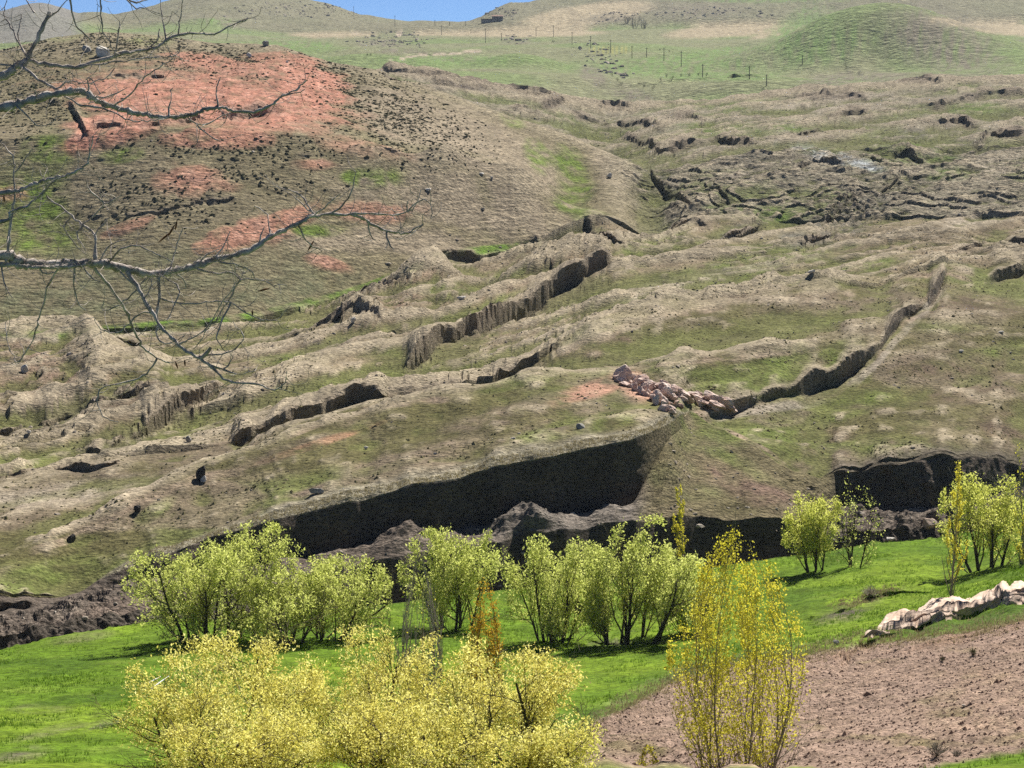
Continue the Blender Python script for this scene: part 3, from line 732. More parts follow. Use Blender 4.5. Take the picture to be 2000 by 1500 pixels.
fieldm = rr('n4', 'C') * sst(-4, 8, fd) * (1 - sst(-6, 6, QY - fe2[None, :] + 10 * w1))
vary(rr('n4', 'C') * sst(-34, -4, fd) * (1 - sst(0, 30, fd)) * 0.75, (0.150, 0.185, 0.062))
lay(fieldm, FIELD)
lay(fieldm * 0.75 * sst(0.0, 0.4, w3 + 0.3 * w2), (0.320, 0.225, 0.165))
vary(fieldm * 0.5 * sst(0.1, 0.5, fbm(X / 4, YY / 4, 360, 3)), (0.165, 0.150, 0.062))
for b in [(1900,1240,160,12,-14),(1640,1280,90,8,-14)]:
    vary(fieldm * blob(*b) * 0.7, (0.290, 0.190, 0.130))
# furrows run across the field, rising to the right; weeds sprout along some
FX, FYd = X * 0.80 + YY * 0.6, -X * 0.6 + YY * 0.80
fur = np.sin((YY - 0.42 * X) * 2 * math.pi / 0.95 + 1.6 * w1)
lay(fieldm * 0.40 * sst(0.25, 0.95, fur + 0.8 * w2), (0.175, 0.125, 0.085)); vary(fieldm * 0.30 * sst(0.4, 0.95, -fur) * sst(-0.1, 0.3, w3), (0.255, 0.225, 0.130))
Z += fieldm * (0.20 * fur * (0.6 + w2) + 0.10 * fbm(X / 0.6, YY / 0.8, 370, 3))
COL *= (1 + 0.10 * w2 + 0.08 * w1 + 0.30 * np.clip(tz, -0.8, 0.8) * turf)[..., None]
REL[:] = 0.50
REL += 0.5 * bad.astype(np.float32) + 0.15 * midc.astype(np.float32)
REL = np.where(rr('n0', 'C') > 0, 0.6, REL); REL = np.where(rr('D', 'H') > 0, 0.8, REL)
REL = REL + 0.15 * fieldm
REL = np.where(rr('O', 'T') > 0, 1.0, REL)

# ------------------------------------------------------------------ split the sheet into the pieces of the setting
FLD = fieldm > 0.5
reg_names = ['meadow', 'ploughed_field', 'stream_bed', 'earth_bank', 'earth_scarp', 'grassy_mound', 'eroded_slope', 'hillside', 'badlands', 'plain', 'far_hills']
RI = {n: i for i, n in enumerate(reg_names)}
reg = np.zeros((NR - 1, NC - 1), np.int32)
rb = np.arange(NR - 1)
def band(a, b, name): reg[rowstart[a]:rowstart[b]] = RI[name]
band('n0', 'C', 'meadow'); band('C', 'E', 'stream_bed'); band('E', 'G', 'earth_bank'); band('G', 'H0', 'earth_scarp'); band('H0', 'J', 'grassy_mound'); band('J', 'K', 'eroded_slope')
band('K', 'M', 'hillside'); band('M', 'O', 'badlands'); band('O', 'R', 'plain'); band('R', 'T', 'far_hills')
sl = slice(rowstart['K'], rowstart['M'])
reg[sl][:, PX[:-1] > 1255] = RI['badlands']
reg[(reg == RI['meadow']) & FLD[:-1, :-1]] = RI['ploughed_field']
V = np.stack([X, YY, Z], -1).reshape(-1, 3)
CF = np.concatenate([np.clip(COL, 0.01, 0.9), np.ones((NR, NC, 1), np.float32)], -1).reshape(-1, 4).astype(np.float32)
RF = REL.reshape(-1).astype(np.float32)
idx = np.arange(NR * NC).reshape(NR, NC)
quads = np.stack([idx[:-1, :-1], idx[:-1, 1:], idx[1:, 1:], idx[1:, :-1]], -1).reshape(-1, 4)
# one set of smooth normals for the whole sheet, so that the pieces meet without a seam
dx = np.gradient(V.reshape(NR, NC, 3), axis=1); dy = np.gradient(V.reshape(NR, NC, 3), axis=0)
NRM = np.cross(dx, dy); NRM /= np.maximum(np.linalg.norm(NRM, axis=-1, keepdims=True), 1e-9); NRM = NRM.reshape(-1, 3)
regf = reg.reshape(-1)
for name in reg_names:
    q = quads[regf == RI[name]]
    used, inv = np.unique(q, return_inverse=True)
    o = mesh_from_arrays(name, V[used], inv.reshape(-1, 4), MATS.get(name, MAT_GROUND), smooth=name in ('meadow', 'ploughed_field', 'plain', 'far_hills'))
    me = o.data
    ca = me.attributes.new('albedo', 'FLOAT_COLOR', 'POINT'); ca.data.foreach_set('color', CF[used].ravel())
    ra = me.attributes.new('relief', 'FLOAT', 'POINT'); ra.data.foreach_set('value', RF[used])
    me.normals_split_custom_set_from_vertices(NRM[used].astype(np.float32).tolist()) if len(used) < 0 else None
    tag(o, kind='structure')

# ------------------------------------------------------------------ looking things up on the ground
PROJX, PROJY = project(X, YY, Z)
def col_at(px): return int(np.clip(np.searchsorted(PX, px), 1, NC - 1))
def ground(px, py, a='A', b='S'):
    """first visible ground point at a photo pixel, between two rows"""
    c = col_at(px); r0, r1 = rowstart[a], rowstart[b]
    q = PROJY[r0:r1, c]
    hit = np.where(q <= py)[0]
    r = r0 + (hit[0] if len(hit) else int(np.argmin(np.abs(q - py))))
    return Vector((float(X[r, c]), float(YY[r, c]), float(Z[r, c])))
def ground_at(px, Y, a='n2', b='S'):
    """ground under a column of the picture at a given distance"""
    c = col_at(px); r0, r1 = rowstart[a], rowstart[b]
    r = r0 + int(np.argmin(np.abs(YY[r0:r1, c] - Y)))
    return Vector((float(X[r, c]), float(YY[r, c]), float(Z[r, c])))
import time; print('TERRAIN', time.process_time(), NR, NC, len(quads))

# ------------------------------------------------------------------ haze over the valley
def build_haze(density):
    m, nt, out = new_mat('haze_air')
    v = N(nt, 'ShaderNodeVolumePrincipled')
    v.inputs['Color'].default_value = (0.72, 0.86, 1.0, 1); v.inputs['Density'].default_value = density; v.inputs['Anisotropy'].default_value = 0.1
    nt.links.new(v.outputs[0], out.inputs['Volume'])
    x0, x1, y0, y1, z0, z1 = -2600, 2600, -60, 2900, -80, 190
    vs = [(x, y, z) for z in (z0, z1) for y in (y0, y1) for x in (x0, x1)]
    o = mesh_from_arrays('haze', vs, [(0,2,3,1),(4,5,7,6),(0,1,5,4),(2,6,7,3),(0,4,6,2),(1,3,7,5)], m, smooth=False)
    tag(o, 'thin pale haze filling the valley air', 'haze', kind='stuff')
build_haze(0.00004)

# ------------------------------------------------------------------ small mesh kit
def tubes(P0, P1, R0, R1, sides=5):
    """many tapered sticks in one go -> verts, quads"""
    P0, P1 = np.asarray(P0, float), np.asarray(P1, float); R0, R1 = np.asarray(R0, float), np.asarray(R1, float)
    d = P1 - P0; d /= np.maximum(np.linalg.norm(d, axis=1, keepdims=True), 1e-9)
    ref = np.where(np.abs(d[:, 2:3]) > 0.9, np.array([[1.0, 0, 0]]), np.array([[0, 0, 1.0]]))
    u = np.cross(d, ref); u /= np.linalg.norm(u, axis=1, keepdims=True); v = np.cross(d, u)
    an = np.arange(sides) * 2 * math.pi / sides
    ring = u[:, None] * np.cos(an)[None, :, None] + v[:, None] * np.sin(an)[None, :, None]
    A = P0[:, None] + ring * R0[:, None, None]; B = P1[:, None] + ring * R1[:, None, None]
    n = len(P0)
    vs = np.concatenate([A, B], 1).reshape(-1, 3)
    i = np.arange(sides); j = (i + 1) % sides
    f = np.stack([i, j, j + sides, i + sides], 1)
    return vs, (f[None] + (np.arange(n) * 2 * sides)[:, None, None]).reshape(-1, 4)

def pipe(pts, rad, sides=6):
    """one continuous tapered tube along a smoothed line -> verts, quads"""
    p = np.asarray(pts, float); r = np.asarray(rad, float)
    m = len(p); d = np.gradient(p, axis=0); d /= np.maximum(np.linalg.norm(d, axis=1, keepdims=True), 1e-9)
    ref = np.array([0.35, 0.9, 0.25]); u = np.cross(d, ref); u /= np.linalg.norm(u, axis=1, keepdims=True); v = np.cross(d, u)
    an = np.arange(sides) * 2 * math.pi / sides
    vs = (p[:, None] + (u[:, None] * np.cos(an)[None, :, None] + v[:, None] * np.sin(an)[None, :, None]) * r[:, None, None]).reshape(-1, 3)
    i = np.arange(sides); j = (i + 1) % sides; f = np.stack([i, j, j + sides, i + sides], 1)
    return vs, (f[None] + (np.arange(m - 1) * sides)[:, None, None]).reshape(-1, 4)

def spline(pts, n):
    p = np.asarray(pts, float)
    if len(p) == 2: return p[0] + (p[1] - p[0]) * np.linspace(0, 1, n)[:, None]
    q = np.vstack([2 * p[0] - p[1], p, 2 * p[-1] - p[-2]])
    out = []
    t = np.linspace(0, len(p) - 1 - 1e-6, n); k = t.astype(int); f = (t - k)[:, None]
    a, b, c, d = q[k], q[k + 1], q[k + 2], q[k + 3]
    return 0.5 * (2 * b + (c - a) * f + (2 * a - 5 * b + 4 * c - d) * f ** 2 + (3 * b - a - 3 * c + d) * f ** 3)

def join(parts):
    vs, fs, n = [], [], 0
    for v, f in parts:
        vs.append(v); fs.append(np.asarray(f) + n); n += len(v)
    return np.concatenate(vs), np.concatenate(fs)

# ------------------------------------------------------------------ plant materials
def bark_material(name, c0, c1, scale=6.0):
    m, nt, out = new_mat(name)
    bs = N(nt, 'ShaderNodeBsdfPrincipled'); bs.inputs['Roughness'].default_value = 0.85; bs.inputs['Specular IOR Level'].default_value = 0.2
    tc = N(nt, 'ShaderNodeTexCoord')
    f = noise_node(nt, tc.outputs['Object'], scale, 4, 0.6)
    cr = N(nt, 'ShaderNodeValToRGB'); cr.color_ramp.elements[0].position = 0.35; cr.color_ramp.elements[1].position = 0.68
    cr.color_ramp.elements[0].color = (*c0, 1); cr.color_ramp.elements[1].color = (*c1, 1)
    nt.links.new(f, cr.inputs[0]); nt.links.new(cr.outputs[0], bs.inputs['Base Color'])
    bp = N(nt, 'ShaderNodeBump'); bp.inputs['Strength'].default_value = 0.6; bp.inputs['Distance'].default_value = 0.02
    nt.links.new(f, bp.inputs['Height']); nt.links.new(bp.outputs[0], bs.inputs['Normal'])
    nt.links.new(bs.outputs[0], out.inputs['Surface'])
    return m

def leaf_material(name, cols, trans=0.5):
    m, nt, out = new_mat(name)
    g = N(nt, 'ShaderNodeNewGeometry')
    cr = N(nt, 'ShaderNodeValToRGB')
    el = cr.color_ramp.elements
    el[0].position = 0.0; el[0].color = (*cols[0], 1); el[1].position = 1.0; el[1].color = (*cols[-1], 1)
    for k, c in enumerate(cols[1:-1]):
        e = el.new((k + 1) / (len(cols) - 1)); e.color = (*c, 1)
    tc = N(nt, 'ShaderNodeTexCoord'); cn = noise_node(nt, tc.outputs['Object'], 0.9, 2, 0.5)
    nt.links.new(math_node(nt, 'ADD', math_node(nt, 'MULTIPLY', g.outputs['Random Per Island'], 0.6), map_range(nt, cn, 0.3, 0.7, 0.0, 0.4)), cr.inputs[0])
    df = N(nt, 'ShaderNodeBsdfDiffuse'); tl = N(nt, 'ShaderNodeBsdfTranslucent'); mx = N(nt, 'ShaderNodeMixShader')
    mx.inputs[0].default_value = trans
    nt.links.new(cr.outputs[0], df.inputs[0]); nt.links.new(cr.outputs[0], tl.inputs[0])
    nt.links.new(df.outputs[0], mx.inputs[1]); nt.links.new(tl.outputs[0], mx.inputs[2]); nt.links.new(mx.outputs[0], out.inputs['Surface'])
    return m

BARK_DARK = bark_material('dark_willow_bark', (0.030, 0.024, 0.018), (0.085, 0.068, 0.050))
BARK_GREY = bark_material('grey_poplar_bark', (0.16, 0.145, 0.115), (0.34, 0.31, 0.25))
BARK_TWIG = bark_material('willow_twigs', (0.09, 0.075, 0.045), (0.20, 0.165, 0.09))
BARK_PALE = bark_material('weathered_branch', (0.22, 0.18, 0.15), (0.62, 0.55, 0.47), 22.0)
LEAF_LIME = leaf_material('lime_willow_leaves', [(0.40, 0.46, 0.09), (0.60, 0.64, 0.17), (0.74, 0.75, 0.28)], 0.55)
LEAF_YELLOW = leaf_material('yellow_willow_catkins', [(0.54, 0.48, 0.08), (0.82, 0.75, 0.20), (0.94, 0.89, 0.40)], 0.5)
LEAF_LEMON = leaf_material('lemon_willow_leaves', [(0.46, 0.50, 0.08), (0.64, 0.66, 0.15), (0.80, 0.79, 0.28)], 0.55)
LEAF_POPLAR = leaf_material('yellow_poplar_leaves', [(0.46, 0.43, 0.04), (0.68, 0.62, 0.06), (0.78, 0.72, 0.15)], 0.5)
LEAF_ORANGE = leaf_material('amber_poplar_leaves', [(0.42, 0.26, 0.03), (0.56, 0.37, 0.04), (0.60, 0.46, 0.07)], 0.45)

# ------------------------------------------------------------------ trees
def rot_about(d, ang, r):
    """tilt direction d by ang towards a random side"""
    a = r.uniform(0, 2 * math.pi)
    ref = np.array([1.0, 0, 0]) if abs(d[2]) > 0.8 else np.array([0, 0, 1.0])
    u = np.cross(d, ref); u /= np.linalg.norm(u); v = np.cross(d, u)
    q = d * math.cos(ang) + (u * math.cos(a) + v * math.sin(a)) * math.sin(ang)
    return q / np.linalg.norm(q)

def grow(r, levels, stems, stem_ang, stem_r, lean=(0, 0)):
    big, thin, tips = [], [], []
    def rec(p, d, L, rad, lv):
        P = levels[lv]
        n = P['seg']; st = L / n
        pts = [p]; rads = [rad]
        for i in range(n):
            d = d + r.normal(0, P['wander'], 3) + np.array([0, 0, P['up']])
            d = d / np.linalg.norm(d)
            p = p + d * st
            pts.append(p); rads.append(rad * (1 - P.get('taper', 0.8) * (i + 1) / n))
        if lv == 0: big.append((np.array(pts), np.array(rads)))
        else:
            for i in range(n): thin.append((pts[i], pts[i + 1], rads[i], rads[i + 1]))
        if lv + 1 < len(levels):
            Q = levels[lv + 1]
            for k in range(Q['n']):
                t = Q['from'] + (1 - Q['from']) * (k + r.random()) / Q['n']
                x = t * n; i = min(int(x), n - 1); f = x - i
                b = pts[i] + (pts[i + 1] - pts[i]) * f; rb_ = rads[i] + (rads[i + 1] - rads[i]) * f
                dd = pts[i + 1] - pts[i]; dd = dd / np.linalg.norm(dd)
                rec(b, rot_about(dd, r.normal(Q['ang'], 0.18), r), L * Q['len'] * r.uniform(0.65, 1.2) * (1.15 - 0.5 * t), max(rb_ * 0.6, 0.004), lv + 1)
        else:
            tips.append((pts[0], pts[-1]))
    for k in range(stems):
        a = 2 * math.pi * (k + r.uniform(-0.3, 0.3)) / stems
        tl = stem_ang * r.uniform(0.5, 1.25)
        d = np.array([math.sin(tl) * math.cos(a) + lean[0], math.sin(tl) * math.sin(a) + lean[1], math.cos(tl)])
        rec(np.array([0.12 * math.cos(a), 0.12 * math.sin(a), -0.25]), d / np.linalg.norm(d), r.uniform(0.8, 1.1), stem_r * r.uniform(0.75, 1.15), 0)
    return big, thin, tips

WILLOW = [dict(seg=6, wander=0.11, up=0.03, taper=0.72), dict(n=9, seg=4, wander=0.13, up=0.05, len=0.62, ang=0.72, **{'from': 0.20}),
          dict(n=7, seg=3, wander=0.15, up=0.05, len=0.52, ang=0.65, **{'from': 0.20}), dict(n=3, seg=2, wander=0.16, up=0.03, len=0.55, ang=0.6, **{'from': 0.2})]
POPLAR_WIDE = [dict(seg=9, wander=0.04, up=0.05, taper=0.9), dict(n=24, seg=4, wander=0.07, up=0.14, len=0.30, ang=0.60, **{'from': 0.10}),
          dict(n=6, seg=2, wander=0.10, up=0.10, len=0.40, ang=0.5, **{'from': 0.15})]
POPLAR = [dict(seg=9, wander=0.025, up=0.05, taper=0.9), dict(n=26, seg=4, wander=0.06, up=0.16, len=0.24, ang=0.55, **{'from': 0.12}),
          dict(n=5, seg=2, wander=0.10, up=0.12, len=0.36, ang=0.45, **{'from': 0.2})]

def leaf_quads(r, tips, count, size, spread, along=(0.1, 1.1), droop=0.0, wid=0.42):
    T0 = np.array([t[0] for t in tips]); T1 = np.array([t[1] for t in tips])
    cell = np.round((T1 - T1.min(0)) / (np.ptp(T1, axis=0) / 9 + 1e-6)).astype(int); key = cell[:, 0] * 400 + cell[:, 1] * 20 + cell[:, 2]
    uq, inv, cnt = np.unique(key, return_inverse=True, return_counts=True)
    wgt = r.lognormal(0, 0.6, len(tips)) / cnt[inv.ravel()] ** 0.55; wgt /= wgt.sum()
    k = r.choice(len(tips), count, p=wgt); t = r.uniform(along[0], along[1], count)[:, None]
    c = T0[k] + (T1[k] - T0[k]) * t + r.normal(0, spread, (count, 3))
    ax = T1[k] - T0[k]; ax /= np.maximum(np.linalg.norm(ax, axis=1, keepdims=True), 1e-6)
    a = r.normal(0, 0.75, (count, 3)) + 0.8 * ax; a /= np.linalg.norm(a, axis=1, keepdims=True)
    b = np.cross(a, r.normal(0, 1, (count, 3))); b /= np.maximum(np.linalg.norm(b, axis=1, keepdims=True), 1e-6)
    L = size * r.uniform(0.6, 1.35, (count, 1)); W = L * wid
    vs = np.stack([c - a * L * 0.5, c + b * W * 0.5 - a * L * 0.05, c + a * L * 0.5, c - b * W * 0.5 - a * L * 0.05], 1).reshape(-1, 3)
    return vs, np.arange(count * 4).reshape(-1, 4)

def tree(name, label, cat, group, base, W, H, seed, levels, stems, stem_ang, stem_r, leaves, leaf_size, leaf_mat, bark, twig, lean=(0, 0), spread=0.09, wid=0.42, along=(0.1, 1.1), twig_r=1.0, sink=0.0, depth=1.0, round_crown=False, cone_shape=False):
    r = np.random.default_rng(seed)
    big, thin, tips = grow(r, levels, stems, stem_ang, 1.0, lean)
    tp = np.array([t[1] for t in tips])
    sx = W * 0.93 / (np.percentile(tp[:, 0], 96.5) - np.percentile(tp[:, 0], 3.5)); sy = sx * depth; sz = H * 0.95 / np.percentile(tp[:, 2], 96.5)
    S = np.array([sx, sy, sz])
    def fit(p):
        q = np.asarray(p) * S
        if cone_shape:
            g = np.interp(q[..., 2] / H, [0, 0.1, 0.35, 0.65, 0.85, 1.05], [1.0, 1.05, 1.1, 0.85, 0.5, 0.12])
            q = q * np.stack([g, g, np.ones_like(g)], -1)
        return q
    tips = [(fit(a), fit(b)) for a, b in tips]
    root = empty(name, (base.x, base.y, base.z - sink)); tag(root, label, cat, group)
    for pts, rads in big:
        k = max(12, 2 * len(pts)); q = spline(fit(pts), k)
        w = np.interp(np.linspace(0, 1, k), np.linspace(0, 1, len(rads)), rads) * stem_r * (1 + 0.08 * r.normal(0, 1, k))
        w[:3] *= np.array([1.5, 1.25, 1.08])
        vs, fs = pipe(q, w, 7)
        mesh_from_arrays('trunk', vs, fs, bark, parent=root)
    tg = np.array([[*fit(a), *fit(b), c, d] for a, b, c, d in thin])
    vs, fs = tubes(tg[:, :3], tg[:, 3:6], np.maximum(tg[:, 6] * stem_r * twig_r, 0.006), np.maximum(tg[:, 7] * stem_r * twig_r, 0.005), 3)
    mesh_from_arrays('branches', vs, fs, twig, parent=root)['kind'] = 'stuff'
    if leaves:
        vs, fs = leaf_quads(r, tips, leaves, leaf_size, spread, along=along, wid=wid)
        if round_crown:
            ctr = np.array([np.median(tp[:, 0]) * sx, np.median(tp[:, 1]) * sy, H * 0.56])
            e = (np.abs((vs.reshape(-1, 4, 3).mean(1) - ctr) / np.array([W * 0.53, W * 0.53 * depth, H * 0.47])) ** 2.5).sum(1)
            keep = e < 1.0 + 0.22 * r.random(len(e)) ** 2
            vs = vs.reshape(-1, 4, 3)[keep].reshape(-1, 3); fs = fs[:len(vs) // 4]
        mesh_from_arrays('crown', vs, fs, leaf_mat, smooth=False, parent=root)['kind'] = 'stuff'
    return root

def px2m(px, Y): return px * Y / FPX
def willow(label, bpx, bpy_, cx0, cx1, top, seed, mat=None, leaves=9000, size=0.22, stems=5, ang=0.40, r=0.17, lean=None, Y=None, group='lime willows along the stream', name='willow_tree', bark=None, twig=None, spread=0.2):
    b = ground(bpx, bpy_, 'A', 'C') if Y is None else ground_at(bpx, Y)
    gx, gy = project(b.x, b.y, b.z)
    H = px2m(gy - top, b.y); W = px2m(cx1 - cx0, b.y)
    leaves = int(leaves * (1.12 if size < 0.15 else 1.55)); ang *= 0.85
    if lean is None: lean = (((cx0 + cx1) / 2 - bpx) / max(gy - top, 1) * 1.3, 0)
    return tree(name, label, 'tree', group, b, W, H, seed, WILLOW, stems, ang, r, leaves, size, mat or LEAF_LIME, bark or BARK_DARK, twig or BARK_TWIG, lean=lean, spread=spread, wid=0.45, along=(-0.3, 1.15), round_crown=leaves > 3000)
def poplar(label, bpx, Y, w, top, seed, mat, leaves, size, stems=1, ang=0.06, r=0.09, group='slender poplars', bark=None, twig=None, levels=None, rc=True, tr=1.0, along=(0.1, 1.1), name='poplar_tree', base=None, spread=0.06):
    b = base or ground_at(bpx, Y)
    gx, gy = project(b.x, b.y, b.z)
    return tree(name, label, 'tree', group, b, px2m(w, b.y), px2m(gy - top, b.y), seed, levels or POPLAR, stems, ang, r, leaves, size, mat, bark or BARK_GREY, twig or BARK_GREY, spread=spread, wid=0.7, along=along, round_crown=rc, twig_r=tr, cone_shape=True)

# willows along the stream, left to right
willow('tall lime-green willow with dark forked trunk, leftmost tree at the meadow edge', 398, 1258, 245, 470, 1042, 11, leaves=9500, stems=5)
willow('broad lime-green willow crowding the leftmost willow, highest crown of the left clump', 462, 1246, 390, 605, 1012, 12, leaves=10500, stems=5)
willow('low rounded lime bush-willow left of the dark bank, behind the yellow blossom', 560, 1262, 472, 640, 1128, 13, leaves=7500, stems=6, ang=0.7)
willow('rounded lime willow in front of the scarp foot, right of the low bush-willow', 640, 1250, 575, 765, 1086, 14, leaves=9000, stems=6, ang=0.65)
willow('lime willow behind the bare grey poplar, spreading towards the dark cliff', 882, 1232, 785, 995, 1032, 15, leaves=9500, stems=5)
willow('round vase-shaped lime willow on dark many-stemmed base, centre of the meadow', 1082, 1254, 982, 1172, 1042, 16, leaves=9000, stems=7, ang=0.62, r=0.15)
willow('small lime willow half hidden between the two central willows', 1140, 1225, 1108, 1215, 1052, 17, leaves=5000, stems=4, ang=0.4, Y=180)
willow('narrow lime willow with a double trunk just left of the brightest willow', 1194, 1258, 1140, 1240, 1085, 18, leaves=5000, stems=4, ang=0.35, r=0.15)
willow('brightest tall willow with a split dark trunk, right of the central pair', 1238, 1258, 1162, 1362, 1012, 19, mat=LEAF_LIME, leaves=11500, stems=5, ang=0.5, r=0.19)
willow('low dense green willow bush left of the big yellow poplar', 1345, 1235, 1285, 1412, 1098, 20, leaves=6500, stems=6, ang=0.7, r=0.1)
willow('lemon-tipped willow on two thin leaning trunks beside the bare tree', 1592, 1116, 1528, 1645, 952, 21, mat=LEAF_LEMON, leaves=6500, stems=4, ang=0.38, r=0.15)
willow('spreading lemon-yellow willow on leaning dark trunks at the right edge of the meadow', 1930, 1112, 1815, 1998, 925, 22, mat=LEAF_LEMON, leaves=8500, stems=5, ang=0.5, r=0.17, lean=(-0.25, 0))
willow('bare grey tree with one leaning dark trunk before the right-hand bank', 1664, 1107, 1636, 1728, 948, 23, leaves=500, stems=3, ang=0.36, r=0.14, group='bare trees', name='bare_tree', twig=BARK_DARK)
willow('leafless grey thicket tree at the right bank behind the lemon willow', 1960, 1040, 1890, 2020, 912, 24, leaves=0, stems=5, ang=0.5, r=0.09, group='bare trees', name='bare_tree', Y=212, twig=BARK_GREY, bark=BARK_GREY)
# poplars
poplar('slim yellow-green poplar with bare lower stem standing above the pale rocks', 1861, 162, 46, 880, 31, LEAF_POPLAR, 3000, 0.13, stems=1, ang=0.01, r=0.13, base=ground(1860, 1170, 'B', 'C'))
poplar('slim yellow poplar rising from the gully below the scarp end', 1320, 199, 38, 922, 32, LEAF_POPLAR, 3000, 0.15, stems=1, ang=0.01, r=0.11)
poplar('tall bare grey poplar at the right border of the picture', 1978, 172, 36, 855, 33, LEAF_POPLAR, 250, 0.13, stems=1, ang=0.01, r=0.13)
poplar('shorter sparse poplar at the very right border beside the bare grey one', 1996, 170, 30, 985, 34, LEAF_POPLAR, 900, 0.13, stems=1, ang=0.01, r=0.09)
poplar('bare tan poplar thicket between the yellow blossom and the lime willows', 822, 112, 96, 1085, 35, LEAF_POPLAR, 200, 0.09, stems=8, ang=0.09, r=0.07, twig=BARK_PALE, bark=BARK_PALE, tr=2.0)
poplar('small amber-leaved poplar poking out of the yellow blossom', 948, 100, 78, 1128, 36, LEAF_ORANGE, 6500, 0.11, stems=6, ang=0.08, r=0.06, twig=BARK_TWIG, along=(0.1, 1.1), tr=1.5, spread=0.12)
poplar('large many-stemmed yellow poplar in front of the ploughed field', 1440, 80, 262, 1030, 37, LEAF_POPLAR, 25000, 0.095, stems=9, ang=0.17, r=0.065, along=(0.3, 1.15), spread=0.14, levels=POPLAR_WIDE)
poplar('small yellow poplar tip at the bottom edge left of the big poplar', 1262, 78, 52, 1452, 38, LEAF_POPLAR, 1500, 0.07, stems=3, ang=0.08, r=0.03)
# blossoming willows in the foreground
YG = 'yellow blossoming willows in the foreground'
willow('leftmost yellow blossoming willow, widest dome of blossom in the foreground', 455, 0, 248, 655, 1232, 41, LEAF_YELLOW, 32000, 0.115, 7, 0.62, 0.12, (0, 0), 75, YG, spread=0.16)
willow('yellow blossoming willow behind and between the two wide domes', 715, 0, 600, 850, 1215, 42, LEAF_YELLOW, 19000, 0.115, 6, 0.5, 0.11, (0, 0), 79, YG, spread=0.16)
willow('right-hand yellow blossoming willow ending at the ploughed field', 985, 0, 800, 1165, 1238, 43, LEAF_YELLOW, 30000, 0.115, 7, 0.6, 0.12, (0, 0), 75, YG, spread=0.16)
willow('lowest yellow blossoming willow at the bottom centre, nearest the viewer', 800, 0, 620, 960, 1362, 44, LEAF_YELLOW, 22000, 0.10, 7, 0.62, 0.11, (0, 0), 66, YG, spread=0.15)
willow('low yellow blossoming willow at the bottom left, in front of the widest dome', 480, 0, 300, 650, 1388, 45, LEAF_YELLOW, 17000, 0.10, 7, 0.62, 0.1, (0, 0), 66, YG, spread=0.15)
willow('low yellow blossoming willow at the bottom, just left of the ploughed field', 1050, 0, 930, 1175, 1395, 46, LEAF_YELLOW, 13000, 0.10, 6, 0.6, 0.1, (0, 0), 66, YG, spread=0.15)

